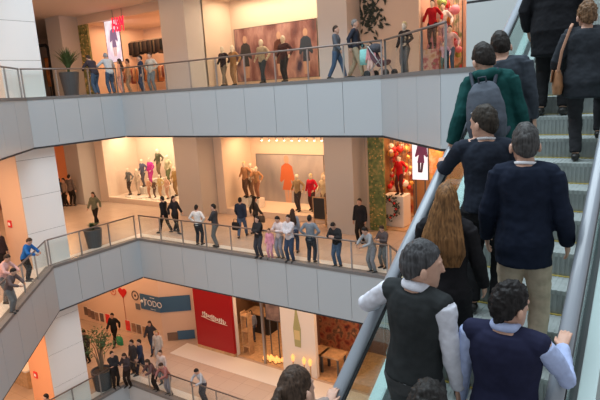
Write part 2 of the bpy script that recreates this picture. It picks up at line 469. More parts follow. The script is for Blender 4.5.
        part({'tshirt': 'shirt'}.get(top, top), bm, cloth(topc), 3, .009 if near else 0, 7.5)
    if shirtc and near:
        bm = bmesh.new(); cpt = T((0, -.012, 1.515)); 
        pts = [T((.074*math.cos(t), -.012 + .070*math.sin(t), (1.494 if top in ('jacket', 'jumper') else 1.503) - .018*math.sin(t))) for t in [2*math.pi*i/16 for i in range(17)]]
        tube(bm, pts, .009 if top in ('jacket', 'jumper') else .019, 8, flat=1.6)
        part('collar', bm, cloth(shirtc), 2, vx=.007)
    # ---- hair
    if hair and hair not in ('none',):
        bm = bmesh.new()
        big = 1.075 if hair in ('short', 'ponytail', 'bun', 'bald') else 1.12
        tmp = bmesh.new()
        ell(tmp, (0, -.013, .014), .077*big, .103*big, .122*big, 24, 16)
        nrm = Vector((0, 1.0, -1.02)).normalized()
        bmesh.ops.bisect_plane(tmp, geom=tmp.verts[:] + tmp.edges[:] + tmp.faces[:], plane_co=Vector((0, .084, .076)), plane_no=nrm, clear_outer=True)
        bmesh.ops.holes_fill(tmp, edges=[e for e in tmp.edges if e.is_boundary], sides=0)
        for v in tmp.verts: v.co = hc + Mh @ v.co
        mt = bpy.data.meshes.new('t'); tmp.to_mesh(mt); tmp.free(); bm.from_mesh(mt); bpy.data.meshes.remove(mt)
        amp, fr = (.006, 22) if near else (0, 1)
        if hair == 'curly': amp, fr = (.014, 26) if near else (.012, 22)
        if hair == 'long':
            P = lambda x, y, z: hc + Mh @ Vector((x, y, z))
            q = hc + Vector((0, 0, 0))
            bk = Mt @ Vector((0, -1, 0))
            loft(bm, [(P(0, -.03, .09), Mh @ X*.06, Mh @ Y*.06), (P(0, -.045, 0), Mh @ X*.094, Mh @ Y*.080), (q + bk*.085 - Z*.13, X*.130, Y*.070), (q + bk*.125 - Z*.26, X*.165, Y*.055),
                      (q + bk*.13 - Z*.38, X*.175, Y*.045), (q + bk*.118 - Z*.48, X*.13, Y*.034)], 16, .3)
            fr = 14
        if hair == 'ponytail':
            P = lambda x, y, z: hc + Mh @ Vector((x, y, z))
            tube(bm, [P(0, -.09, .04), P(0, -.135, .045), P(0, -.165, 0), P(0, -.165, -.10), P(0, -.15, -.18)], [.028, .024, .036, .032, .012], 10)
        if hair == 'bun': ell(bm, hc + Mh @ Vector((0, -.105, .075)), .045, .045, .042, 10, 8, Mh)
        if hair in ('cap', 'beanie') :
            if hair == 'cap': loft(bm, [(hc + Mh @ Vector((0, .06, .062)), Mh @ X*.07, Mh @ Z*.012), (hc + Mh @ Vector((0, .15, .05)), Mh @ X*.06, Mh @ Z*.008)], 12, .3)
            part(hair, bm, cloth(hairc), 2, 0)
        else:
            o = part('hair', bm, hairmat(hairc), 2, amp, fr, vx=.0075 if near else .017, stretch=(1, 1, .5) if hair == 'long' else (1, 1, 1))
    if hair and near and hair == 'beard': pass
    root['_s'] = s
    del root['_s']
    root_info = dict(T=T, s=s, sh=sh, el=el, wr=wr, hc=hc, Mh=Mh)
    return root, root_info
# ------------------------------------------------------------------ the building
PW, PA, PB, PC, PD, PE = (-13.525, 5.01), (-19.781, 11.478), (-19.781, 15.746), (-7.445, 15.746), (-4.463, 12.636), (7.0, 12.636)
PATH = [PW, PA, PB, PC, PD, PE]
GAL = PATH + [(7, 27), (-41, 27), (-41, 5.01)]
def offset(path, d):
    """the atrium edge moved back into the gallery by d"""
    out = []
    for i, p in enumerate(path):
        p = Vector(p)
        ds = []
        if i > 0: ds.append((p - Vector(path[i-1])).normalized())
        if i < len(path)-1: ds.append((Vector(path[i+1]) - p).normalized())
        ns = [Vector((-q.y, q.x)) for q in ds]
        if len(ns) == 1: n = ns[0]; out.append(p + n*d)
        else:
            b = (ns[0] + ns[1]).normalized(); out.append(p + b*(d/max(.3, b.dot(ns[0]))))
    return out
# (walking the path W-A-B-C-D-E the gallery lies on the left hand)
def inner(path, d):
    return offset(path, -d) if False else offset(path, d)
def slab(F, nm, first=True):
    bm = bmesh.new(); prism(bm, GAL, F-.10, F); f = build('floor', bm, M_FLOOR); f['kind'] = 'structure'
    bm = bmesh.new(); prism(bm, GAL, F-SLAB, F-SLAB+.08); c = build('ceiling', bm, M_CEIL); c['kind'] = 'structure'
    bd = [tuple(q) for q in inner(PATH, .02)]; bd2 = [tuple(q) for q in inner(PATH, .75)]
    bm = bmesh.new()
    for i in range(len(PATH)-1): prism(bm, [bd[i], bd[i+1], bd2[i+1], bd2[i]], F, F+.012)
    build('trim_1', bm, M_BORDER)['kind'] = 'structure'
for F in (F1, F2, F3): slab(F, '')
bm = bmesh.new(); G0 = [(-19.95, 5.0), (-19.95, 14.3), (7, 14.3), (7, 27), (-41, 27), (-41, 5.0)]
prism(bm, G0, -.1, 0); build('floor', bm, M_FLOOR)['kind'] = 'structure'
bm = bmesh.new(); box(bm, -19.95, 7, 14.3, 15.0, 0, .012); box(bm, -20.65, -19.95, 5, 15.0, 0, .012)
build('trim_1', bm, M_BORDER)['kind'] = 'structure'
o = boxo('trim_4', -20.4, 7, 17.3, 18.55, 0, .011, M_BORDER); o['kind'] = 'structure'
bm = bmesh.new(); box(bm, -41, 12, -6, 27, -6.7, -6.5); build('floor', bm, M_FLOOR)['kind'] = 'structure'

def fascia(p, q, F, n, depth=SLAB, split=None):
    p, q = Vector(p), Vector(q); d = (q-p); L = d.length; d.normalize(); nn = Vector((d.y, -d.x))     # towards the atrium
    bm = bmesh.new()
    M = Matrix(((d.x, nn.x, 0, p.x), (d.y, nn.y, 0, p.y), (0, 0, 1, 0), (0, 0, 0, 1)))
    box(bm, 0, L, -.12, -.015, F-depth-.07, F-.03, 1, M)
    xs = split or [L*i/n for i in range(n+1)]
    for a, b in zip(xs, xs[1:]): box(bm, a+.008, b-.008, -.03, .012, F-depth, F-.05, 0, M)
    box(bm, 0, L, -.26, .03, F-.05, F+.055, 2, M)
    o = build('trim_2', bm, [M_FASCIA, M_GAP, M_COPE]); o['kind'] = 'structure'
    return M, L
SEG = [(PW, PA, 6), (PA, PB, 4), (PB, PC, 9), (PC, PD, 3), (PD, PE, 8)]
for F in (F1, F2, F3):
    for p, q, n in SEG: fascia(p, q, F, n)
fascia((-19.95, 5), (-19.95, 14.3), F0, 6, 1.3); fascia((-19.95, 14.3), (7, 14.3), F0, 18, 1.3)

# glass railings: one per run of the edge
def railing(p, q, F, n, label, group=None, ends=True):
    p, q = Vector(p), Vector(q); d = q-p; L = d.length; d.normalize(); back = Vector((-d.y, d.x))
    p = p + back*.13; a = math.atan2(d.y, d.x)
    r = empty('glass_railing', (p.x, p.y, F), label, 'railing', group, a)
    for i in range(n):
        x0, x1 = L*i/n, L*(i+1)/n
        boxo('glass_panel', x0+.03, x1-.03, -.006, .006, .06, 1.03, M_GLASS, r)
    for i in range(n+1):
        x = min(max(L*i/n, .03), L-.03)
        boxo('post', x-.02, x+.02, -.02, .03, .012, 1.06, M_STEEL, r)
    bm = bmesh.new(); tube(bm, [(0, 0, 1.09), (L, 0, 1.09)], .032, 10, bulge=.1)
    build('handrail', bm, M_RAIL, r, True)
    return r
nm = {F0: 'ground floor', F1: 'middle floor', F2: 'upper floor'}
for F in (F1, F2):
    railing(PW, PA, F, 6, 'slanting glass railing at the left end of the %s' % nm[F])
    railing(PA, PB, F, 3, 'short glass railing beside the white pillar on the %s' % nm[F])
    railing(PB, PC, F, 9, 'long glass railing along the back edge of the %s' % nm[F])
    railing(PC, PD, F, 3, 'slanting glass railing at the right corner of the %s' % nm[F])
railing((-19.95, 5), (-19.95, 14.3), F0, 7, 'left glass railing round the ground floor opening')
railing((-19.95, 14.3), (-5, 14.3), F0, 11, 'back glass railing of the ground floor opening below the red wall')

# pillars
def pillar(x0, x1, y0, y1, F, m, joints=True, m2=None):
    bm = bmesh.new(); h = F1 - SLAB
    if joints:
        k = 0; z = F
        while z < F+h-.01:
            z2 = min(z+1.42, F+h); box(bm, x0, x1, y0, y1, z+.006, z2-.006, 0); z = z2
        box(bm, x0+.012, x1-.012, y0+.012, y1-.012, F, F+h, 1)
    else: box(bm, x0, x1, y0, y1, F, F+h, 0)
    o = build('column', bm, [m, M_GAP]); o['kind'] = 'structure'
    return o
for F in (F0, F1, F2): pillar(-21.8, -20.2, 10.95, 12.54, F, M_WHITE)
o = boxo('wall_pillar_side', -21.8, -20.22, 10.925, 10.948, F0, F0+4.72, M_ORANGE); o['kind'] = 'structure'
o = boxo('wall_pillar_side', -21.8, -20.22, 10.925, 10.948, F1, F1+4.72, mat('pillar_warm_glow', (.66, .47, .34), .8)); o['kind'] = 'structure'  # peach sheet over the white cladding: warm gallery light painted as colour
for F in (F1, F2):
    for x0, x1 in ((-31.2, -29.8), (-21.45, -19.75), (-12.25, -10.88)): pillar(x0, x1, 20.0, 21.3, F, M_COLUMN if F == F1 else M_COLUMN_SKYLIT, False)

# back walls with their openings: (x0, x1, sill, head)
def wall(nm, Y, x0, x1, F, holes, m, th=.2, h=None):
    bm = bmesh.new(); h = h or (F1-SLAB); x = x0
    for a, b, s, t in sorted(holes):
        if a > x: box(bm, x, a, Y, Y+th, F, F+h)
        if s > 0: box(bm, a, b, Y, Y+th, F, F+s)
        if t < h: box(bm, a, b, Y, Y+th, F+t, F+h)
        x = b
    if x < x1: box(bm, x, x1, Y, Y+th, F, F+h)
    o = build(nm, bm, m); o['kind'] = 'structure'; return o
def alcove(x0, x1, Y, Y2, F, sill, head, m, mf=None):
    """the show space behind an opening: raised floor, sides, back, ceiling"""
    for n_, q in (('wall_showcase_back', (x0-.1, x1+.1, Y2, Y2+.1, F, F+head+.1)), ('wall_showcase_left', (x0-.1, x0-.001, Y+.2, Y2, F, F+head+.1)),
                  ('wall_showcase_right', (x1+.001, x1+.1, Y+.2, Y2, F, F+head+.1)), ('ceiling', (x0-.1, x1+.1, Y+.2, Y2, F+head, F+head+.1)), ('floor', (x0, x1, Y+.02, Y2, F+.001, F+max(.02, sill)))):
        boxo(n_, *q, (mf or M_WALL) if n_ == 'floor' else m)['kind'] = 'structure'
wall('wall_back', 21.2, -29.9, 7, F1, [(-29.0, -22.4, .0, 4.3), (-19.2, -13.0, .0, 4.1), (-10.7, -5.6, 0, 4.3)], M_WALL)
wall('wall_back', 21.2, -31.2, 7, F2, [(-29.6, -22.7, 0, 4.25), (-19.75, -12.7, 0, 4.5), (-8.35, -4.9, 0, 4.5)], M_WALLP)
alcove(-29.0, -22.4, 21.2, 23.8, F1, .30, 4.3, M_WALLP, M_WALL)
alcove(-19.2, -13.0, 21.2, 23.6, F1, .30, 4.1, M_WALL, M_WALL)
alcove(-10.7, -5.6, 21.2, 24.2, F1, .05, 4.3, mat('shop_ochre', (.42, .25, .12), .8), M_WOOD)
alcove(-29.6, -22.7, 21.2, 26.0, F2, .03, 4.25, M_WALLP, M_WOOD)
alcove(-19.75, -12.7, 21.2, 23.4, F2, .12, 4.5, M_WALLP, M_WALL)
alcove(-8.35, -4.9, 21.2, 24.0, F2, .03, 4.5, mat('shop_pink', (.72, .45, .36), .8), M_WOOD)
for i, (x0, x1, F, hd) in enumerate(((-29.0, -22.4, F1, 4.3), (-19.2, -13.0, F1, 4.1), (-19.75, -12.7, F2, 4.5))):
    o = boxo('window_%d' % (i+1), x0, x1, 21.24, 21.255, F+.02, F+hd, M_GLASS); o['kind'] = 'structure'
# side walls of the mall
for F, m in ((F1, M_ORANGE), (F2, M_WALLP), (F0, M_ORANGE)):
    o = boxo('wall_left', -41.2, -41, 5, 27, F, F+F1-SLAB, m); o['kind'] = 'structure'
    o = boxo('wall_rear', -41, 7, 26.9, 27.1, F, F+F1-SLAB, m); o['kind'] = 'structure'
    o = boxo('wall_right', 6.9, 7.1, 12.7, 27, F, F+F1-SLAB, M_WALL); o['kind'] = 'structure'
    o = boxo('wall_near', -41, -27, 4.9, 5.1, F, F+F1-SLAB, m); o['kind'] = 'structure'
o = boxo('wall_corridor', -34.6, -31.2, 24.5, 24.7, F1, F1+4.7, M_ORANGE); o['kind'] = 'structure'
# the white wall beside the escalator on the upper floor
bm = bmesh.new()
for k, (z0, z1) in enumerate(((F2+.06, F2+1.42), (F2+1.47, F2+3.2), (F2+3.25, F2+4.7))):
    for x0 in (-3.9, -1.2, 1.5, 4.2): box(bm, x0+.006, x0+2.694, 12.70, 12.80, z0, z1, 0)
box(bm, -3.89, 6.9, 12.72, 12.9, F2, F2+4.72, 1)
build('wall_escalator', bm, [mat('grey_cladding', (.47, .50, .50), .45), M_GAP])['kind'] = 'structure'
# ground floor walls
def vwall(nm, p, q, F, h, m, th=.15):
    p, q = Vector(p), Vector(q); d = q-p; L = d.length; d.normalize()
    M = Matrix(((d.x, -d.y, 0, p.x), (d.y, d.x, 0, p.y), (0, 0, 1, F), (0, 0, 0, 1)))
    o = boxo(nm, 0, L, 0, th, 0, h, m, None, M); o['kind'] = 'structure'; return o
MUR0, MUR1, MUR2 = (-31.0, 17.85), (-21.75, 18.15), (-20.3, 19.25)
M_MURAL = mat('mural_cream', (.80, .60, .47), .8)
vwall('wall_mural', MUR0, MUR1, F0, 4.7, M_MURAL); vwall('wall_mural_return', MUR1, MUR2, F0, 4.7, M_MURAL)
vwall('wall_mural_end', MUR2, (-19.5, 19.25), F0, 4.7, M_MURAL)
wall('wall_back', 18.7, -19.6, 7, F0, [(-17.05, -14.25, 0, 4.7), (-12.4, -7.2, 0, 4.7)], M_PLATE, h=4.7)
alcove(-19.45, -14.25, 18.7, 23, F0, .02, 4.6, mat('kiosk_brown', (.28, .17, .10), .7), M_WOOD)
alcove(-14.0, -7.2, 18.7, 22, F0, .02, 4.6, mat('kiosk_dark', (.20, .11, .08), .7), M_WOOD)

# lamps of the shops
area('shop_light', (-25.7, 22.4, F1+4.2), (6, 1.2), 430*.62, PALE)
area('shop_light', (-16.1, 22.3, F1+4.0), (5.5, 1.0), 330*.62, WARM2)
area('shop_light', (-8.1, 22.4, F1+4.2), (4, 1.5), 330*.62, WARM2)
area('shop_light', (-26.1, 23.5, F2+4.15), (6, 3), 420*.55, WARM2)
area('shop_light', (-16.2, 22.3, F2+4.4), (6, 1.2), 380*.6, PALE)
area('shop_light', (-6.6, 22.4, F2+4.4), (3, 1.8), 300*.5, PALE)
area('shop_light', (-15.6, 20.6, F0+4.5), (2.4, 2.5), 160*.75, WARM2)
area('shop_light', (-9.8, 20.2, F0+4.5), (4, 2), 160*.75, WARM)
area('corridor_light', (-34, 21.5, F1+4.6), (3, 3), 350, WARM)

# ------------------------------------------------------------------ the escalator
T30 = math.tan(R(30)); EXL, EXR = -1.67, -.43; EY0, EY1 = .5, 12.45
def hz(Y): return CAMZ - 3.50 + T30*Y
esc = empty('escalator', (EXL, EY0, hz(EY0)-1.1), 'escalator crowded with riders climbing up to the right', 'escalator')
EO = Vector(esc.location)
def inc(bm, x0, x1, h0, h1, y0=EY0, y1=EY1, mi=0):
    """a bar parallel to the slope, h measured down from the handrail line"""
    vs = [bm.verts.new(Vector((x, y, hz(y)-h)) - EO) for x, y, h in
          ((x0, y0, h1), (x1, y0, h1), (x1, y1, h1), (x0, y1, h1), (x0, y0, h0), (x1, y0, h0), (x1, y1, h0), (x0, y1, h0))]
    for q in ((0, 3, 2, 1), (4, 5, 6, 7), (0, 1, 5, 4), (1, 2, 6, 5), (2, 3, 7, 6), (3, 0, 4, 7)):
        bm.faces.new([vs[i] for i in q]).material_index = mi
M_HAND = mat('handrail_rubber', (.25, .28, .32), .32, spec=.8, coat=.3)
M_DECK = mat('deck_alloy', (.42, .50, .50), .4, metal=.25)
M_SKIRT = mat('skirt_black', (.04, .042, .045), .5)
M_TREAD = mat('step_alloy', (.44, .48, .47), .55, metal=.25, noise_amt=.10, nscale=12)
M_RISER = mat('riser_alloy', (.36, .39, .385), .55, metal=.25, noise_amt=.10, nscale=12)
M_YEL = mat('step_yellow', (.55, .42, .10), .6)
for x, sg in ((EXL, -1), (EXR, 1)):
    bm = bmesh.new()
    P = [Vector((x, y, hz(y)-.035)) - EO for y in (EY0, EY1)]
    tube(bm, P, .047, 14, bulge=.2, flat=.66, ref=(1, 0, 0)); build('handrail', bm, M_HAND, esc, True)
    bm = bmesh.new(); inc(bm, x-.052, x+.052, .052, .085); build('handrail_guide', bm, M_SKIRT, esc)
    n = 8
    for i in range(n):
        a = EY0 + (EY1-EY0)*i/n; b = EY0 + (EY1-EY0)*(i+1)/n
        bm = bmesh.new(); inc(bm, x-.006, x+.006, .09, .90, a+.006, b-.006); build('glass_panel', bm, M_EGLASS, esc)
    bm = bmesh.new(); inc(bm, x-.03, x+.03, .885, .91); build('glass_channel', bm, M_SKIRT, esc)
    bm = bmesh.new(); inc(bm, min(x-sg*.13, x+sg*.14), max(x-sg*.13, x+sg*.14), .90, .96); build('deck', bm, M_DECK, esc)
    xi = x - sg*.13
    bm = bmesh.new(); inc(bm, min(xi, xi-sg*.012), max(xi, xi-sg*.012), .96, 1.40); build('skirt', bm, M_SKIRT, esc)
    xo = x + sg*.14
    bm = bmesh.new(); inc(bm, min(xo, xo-sg*.02), max(xo, xo-sg*.02), .96, 2.05); build('side_cladding', bm, M_DECK, esc)
bm = bmesh.new(); inc(bm, EXL-.14, EXR+.14, 2.05, 2.10); build('soffit', bm, M_DECK, esc)
SX0, SX1 = EXL+.145, EXR-.145
for k in range(-12, 21):
    Yj = 4.96 + .36*k; zt = hz(Yj) - 1.1
    if Yj < EY0+.4: continue
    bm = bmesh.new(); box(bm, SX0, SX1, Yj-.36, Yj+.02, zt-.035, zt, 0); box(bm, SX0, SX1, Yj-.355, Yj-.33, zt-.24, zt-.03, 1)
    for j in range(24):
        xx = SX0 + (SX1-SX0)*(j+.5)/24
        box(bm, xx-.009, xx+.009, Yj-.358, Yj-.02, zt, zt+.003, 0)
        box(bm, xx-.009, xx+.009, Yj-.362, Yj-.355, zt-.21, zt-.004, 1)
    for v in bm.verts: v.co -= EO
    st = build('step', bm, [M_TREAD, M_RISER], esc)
    bm = bmesh.new(); box(bm, SX0, SX1, Yj-.024, Yj-.002, zt+.001, zt+.009)
    for v in bm.verts: v.co -= EO
    build('yellow_line', bm, M_YEL, st)
def tread(Y):
    k = round((Y + .18 - 4.96)/.36); Yj = 4.96 + .36*k
    return Vector((0, Yj-.18, hz(Yj)-1.1+.006))
# ------------------------------------------------------------------ riders on the escalator
def at_step(x, Y, dz=0): 
    t = tread(Y); return Vector((x, t.y, t.z+dz))
GRIP_N = Vector((0, -.3, -1))
UP = Vector((0, math.cos(R(30)), math.sin(R(30))))
def rail_target(loc, x, Y, s, rz, dh=.035):
    """wrist point for a hand resting on the handrail, in the rider's own frame (at height 1.75)"""
    p = Vector((x, Y, hz(Y)+dh)) - loc
    return (Matrix.Rotation(-rz, 3, 'Z') @ p)/s
BK = (.016, .017, .020); NAVY = (.020, .030, .065); CHAR = (.035, .037, .042)
HB = (.018, .014, .012); HG = (.16, .155, .15); HBR = (.20, .095, .035)

# man in the navy suit
L = at_step(-.82, 4.06)
person(L, R(4), 'man in a navy suit jacket and beige trousers seen from behind, grey hair', H=1.79, w=.94, head=(.12, R(20), 0), near=True,
       hL=(-.27, .10, .92), hR=(.27, .10, .92), poleL=(-.3, -1, 0), poleR=(.3, -1, 0), top='jacket', topc=(.010, .015, .030), hem=.78, ease=.016,
       botc=(.50, .40, .30), hair='short', hairc=(.06, .058, .058), shirtc=(.75, .76, .8))
# man in the dark pullover, hand on the left handrail
L = at_step(-1.19, 4.42); H = 1.70; s = H/1.75; rz = R(10)
person(L, rz, 'man in a black pullover with one hand on the left handrail, face turned left', H=H, w=1.04, head=(.10, R(58), 0), near=True,
       hL=rail_target(L, -1.66, 4.70, s, rz), poleL=(-.5, -.3, -1), gripL=(UP, GRIP_N, (1, 0, 0), .42),
       hR=(.26, .12, .90), top='jumper', topc=(.020, .026, .040), hem=.90, botc=(.016, .016, .018), hair='short', hairc=(.035, .028, .022), shirtc=(.60, .60, .62))
# young man in the green hooded top
L = at_step(-1.31, 5.14); H = 1.82; s = H/1.75
hood, hinfo = person(L, R(6), 'young man in a dark green hooded top wearing a grey backpack', H=H, w=.92, head=(.32, R(38), 0), lean=.03, side=-.12, near=True,
       hL=rail_target(L, -1.66, 4.98, s, R(6)), poleL=(-.05, -.8, -1), gripL=(UP, GRIP_N, (1, 0, 0), .4), hR=(.25, .10, .90), poleR=(.3, -1, 0), top='hoodie', topc=(.010, .062, .060), hem=.84, botc=CHAR, hair='short', hairc=HB)
hood_loc, hood_rz = L, R(6)
# man in a dark jacket ahead of him
L = at_step(-1.26, 5.5)
person(L, R(-4), 'man in a dark grey jacket half hidden behind the green hooded top', H=1.72, w=1.05, head=(.25, R(30), 0), near=True, side=-.14,
       top='jacket', topc=(.045, .055, .070), hem=.86, botc=BK, hair='short', hairc=HB)
# tall rider in the long dark coat
L = at_step(-1.13, 6.94)
person(L, R(0), 'rider in a long black coat at the top edge, head out of view', H=1.80, w=1.15, near=True, fL=(-.12, .0, 0), fR=(.11, .02, 0),
       top='coat', topc=(.014, .015, .018), hem=.66, ease=.03, botc=(.018, .018, .02), hair='short', hairc=HB, hL=(-.30, .12, .95), hR=(.30, .15, .95))
# woman with the tan shoulder bag, stepping up
L = at_step(-.72, 6.22); bag_loc = L
person(L, R(2), 'woman in a charcoal suit with short light brown hair, tan bag on her shoulder', H=1.53, w=1.16, hs=1.15, fem=True, head=(.05, R(22), 0), near=True,
       fL=(-.06, -.02, .0), fR=(.15, .31, .225), top='jacket', topc=(.032, .037, .045), hem=.74, ease=.02, botc=(.03, .03, .034), hair='curly', hairc=(.17, .095, .05),
       hL=(-.31, .12, .95), hR=(.30, .16, .98))
# woman with long hair
L = at_step(-1.27, 3.70)
person(L, R(6), 'woman with long brown hair down her back and black clothes', H=1.62, w=1.0, hs=1.04, fem=True, head=(.05, R(14), 0), near=True,
       top='jumper', topc=(.016, .015, .017), hem=.84, botc=(.014, .014, .016), hair='long', hairc=HBR, hL=(-.25, .16, .92), hR=(.25, .16, .92))
# man in the grey knitted vest, left hand on the handrail
L = at_step(-1.235, 2.98); H = 1.82; s = H/1.75; rz = R(-10)
person(L, rz, 'man in a charcoal knitted vest over a white shirt, grizzled hair, face in profile', H=H, w=.98, head=(.06, R(-52), 0), near=True, side=.06,
       hL=rail_target(L, -1.66, 3.34, s, rz), poleL=(-1.2, -.6, -.8), gripL=(UP, GRIP_N, (1, 0, 0), .42), hR=(.25, .08, .88), poleR=(.3, -1, 0),
       top='vest', topc=(.030, .034, .036), hem=.92, shirtc=(.66, .68, .76), botc=(.075, .08, .085), hair='short', hairc=(.062, .062, .066))
# man in the navy vest, right hand on the right handrail
L = at_step(-.685, 2.98); H = 1.63; s = H/1.75; rz = R(-4)
person(L, rz, 'man in a navy vest and pale blue shirt gripping the right handrail', H=H, w=1.16, head=(.12, R(-34), 0), near=True,
       hR=rail_target(L, -.435, 3.27, s, rz), poleR=(.6, -.6, -1), gripR=(UP, GRIP_N, (-1, 0, 0), .42), hL=(-.30, .06, .88), poleL=(-1, -.7, 0),
       top='vest', topc=(.018, .020, .048), hem=.90, shirtc=(.40, .48, .72), botc=BK, hair='curly', hairc=(.014, .012, .012))
# two heads at the bottom edge
L = at_step(-.87, 2.26)
person(L, R(0), 'person with dark curly hair low at the bottom edge beside the navy vest', H=1.75, w=1., near=True, top='jacket', topc=(.03, .03, .04), hair='curly', hairc=(.022, .02, .019), hL=(-.24, .1, .9), hR=(.24, .1, .9))
L = at_step(-1.49, 2.26); H = 1.66; s = H/1.75
person(L, R(10), 'woman with a brown ponytail at the bottom left of the escalator', H=H, w=.95, fem=True, near=True, side=-.24, head=(.15, R(-20), 0),
       hL=rail_target(L, -1.66, 2.62, s, R(10)), poleL=(-1, -.4, -.3), gripL=(UP, GRIP_N, (1, 0, 0), .4), top='jumper', topc=(.30, .24, .22), hair='ponytail', hairc=(.06, .036, .024), hR=(.2, .12, .9))

# backpack on the green hooded top
def in_rider(loc, rz, s, lean=0):
    return Matrix.Translation(loc) @ Matrix.Rotation(rz, 4, 'Z') @ Matrix.Scale(s, 4)
def backpack(loc, rz, s):
    Mx = in_rider(loc, rz, s)
    t = empty('backpack', loc, 'grey backpack worn over a dark green hooded top', 'backpack', None, rz)
    def fix(bm):
        for v in bm.verts: v.co *= s
        return bm
    m = cloth((.085, .10, .125)); m2 = cloth((.055, .065, .085))
    bm = bmesh.new()
    loft(bm, [(Vector((0, y, z)), Vector((rx, 0, 0)), Vector((0, ry, 0))) for z, rx, ry, y in
              ((.93, .12, .07, -.20), (.98, .155, .095, -.215), (1.10, .165, .105, -.215), (1.25, .155, .095, -.205), (1.36, .125, .075, -.185), (1.42, .08, .045, -.16))], 18, .3)
    me = remesh(fix(bm), .009, 3); roughen(me, .006, 8); fin('body', me, m, t)
    bm = bmesh.new(); loft(bm, [(Vector((0, y, z)), Vector((rx, 0, 0)), Vector((0, ry, 0))) for z, rx, ry, y in ((.95, .10, .04, -.285), (1.0, .125, .055, -.295), (1.10, .125, .055, -.295), (1.15, .10, .03, -.285))], 16, .3)
    fin('front_pocket', remesh(fix(bm), .009, 3), m2, t)
    bm = bmesh.new(); tube(bm, [(-.10, -.318, 1.19), (0, -.322, 1.20), (.10, -.318, 1.19)], .007, 6); fin('zip', remesh(fix(bm), .005, 0), M_STEEL, t)
    bm = bmesh.new(); tube(bm, [(-.03, -.19, 1.42), (-.03, -.20, 1.47), (.03, -.20, 1.47), (.03, -.19, 1.42)], .009, 8); fin('carry_loop', remesh(fix(bm), .006, 1), m2, t)
    for sx in (-1, 1):
        bm = bmesh.new(); tube(bm, [(sx*.085, -.15, 1.40), (sx*.11, -.07, 1.515), (sx*.125, .03, 1.49), (sx*.14, .145, 1.36), (sx*.15, .13, 1.18), (sx*.17, .0, 1.04), (sx*.13, -.15, .98)], .016, 8, flat=1.6)
        fin('strap', remesh(fix(bm), .008, 2), m2, t)
    return t
bp_ = backpack(hood_loc + Vector((.10, 0, 0)), hood_rz, 1.82/1.75); bp_.rotation_euler = (0, -.12, hood_rz)
# tan shoulder bag
t = empty('shoulder_bag', bag_loc + Vector((-.24, -.06, .70)), 'tan leather shoulder bag hanging at the left hip of a charcoal suit', 'bag', None, R(8))
M_TAN = mat('tan_leather', (.36, .17, .08), .45, noise_amt=.2, nscale=8)
bm = bmesh.new(); loft(bm, [(Vector((0, 0, z)), Vector((rx, 0, 0)), Vector((0, ry, 0))) for z, rx, ry in ((-.02, .045, .11), (.06, .055, .125), (.15, .045, .12), (.22, .025, .105))], 18, .25)
fin('body', remesh(bm, .008, 2), M_TAN, t)
bm = bmesh.new(); loft(bm, [(Vector((-.05, 0, .22)), Vector((0, .108, 0)), Vector((.012, 0, 0))), (Vector((-.060, 0, .10)), Vector((0, .10, 0)), Vector((.012, 0, 0)))], 14, .3)
fin('flap', remesh(bm, .007, 1), mat('tan_leather_dark', (.26, .115, .055), .45), t)
bm = bmesh.new(); tube(bm, [(.0, -.10, .20), (.03, -.10, .40), (.10, -.075, .62), (.115, .0, .655), (.10, .09, .62), (.04, .11, .40), (.0, .10, .20)], .016, 8, flat=.6)
fin('strap', remesh(bm, .007, 1), mat('tan_strap', (.42, .22, .14), .5), t)
# ------------------------------------------------------------------ shop fittings
def plate(name, Y, px0, px1, py0, py1, m, label, cat, th=.05, parent=None, group=None, foot=None):
    """an upright panel parallel to the shop fronts whose corners come from its place on the wall plane Y"""
    a = aty(px0, py0, Y); b = aty(px1, py1, Y)
    t = empty(name, ((a.x+b.x)/2, Y, min(a.z, b.z)), label, cat, group)
    w_, h_ = abs(b.x-a.x), abs(a.z-b.z)
    boxo('panel', -w_/2, w_/2, 0, th, 0, h_, m, t)
    bm = bmesh.new()
    for q in ((-w_/2-.02, -w_/2, 0, h_), (w_/2, w_/2+.02, 0, h_), (-w_/2-.02, w_/2+.02, -.02, 0), (-w_/2-.02, w_/2+.02, h_, h_+.02)):
        box(bm, q[0], q[1], -.015, th, q[2], q[3])
    build('frame', bm, M_DGREY, t)
    if foot is not None:
        for sx in (-1, 1): boxo('post', sx*w_*.3-.025, sx*w_*.3+.025, .01, .05, foot - t.location.z, 0, M_DGREY, t)
    return t, w_, h_
def figure_print(t, x, z, h, m, mh, flare=.0, lean=0.):
    """flat printed silhouette of a model on a poster"""
    bm = bmesh.new(); u = h/8
    def poly(pts):
        f = [bm.verts.new((x + px*u + lean*pz*u, -.004, z + pz*u)) for px, pz in pts]
        g = [bm.verts.new((v.co.x, -.001, v.co.z)) for v in f]
        bm.faces.new(f); bm.faces.new(g[::-1])
        for i in range(len(f)): bm.faces.new((f[i], g[i], g[(i+1) % len(f)], f[(i+1) % len(f)]))
    poly([(-.75-flare, 2.2), (.75+flare, 2.2), (.6, 4.0), (1.25, 3.4), (1.5, 3.7), (1.05, 6.1), (.3, 6.6), (-.3, 6.6), (-1.05, 6.1), (-1.5, 3.7), (-1.25, 3.4), (-.6, 4.0)])
    o = build('printed_outfit', bm, m, t)
    bm = bmesh.new(); poly([(.5*math.cos(a*math.pi/6), 7.2+.72*math.sin(a*math.pi/6)) for a in range(12)])
    for sx in (-1, 1): poly([(sx*.12-.28+.14*sx, 0), (sx*.12+.28+.14*sx, 0), (sx*.4+.3, 2.2), (sx*.4-.3, 2.2)])
    build('printed_head_and_legs', bm, mh, t)
M_PRSKIN = mat('print_skin', (.62, .38, .28), .6)
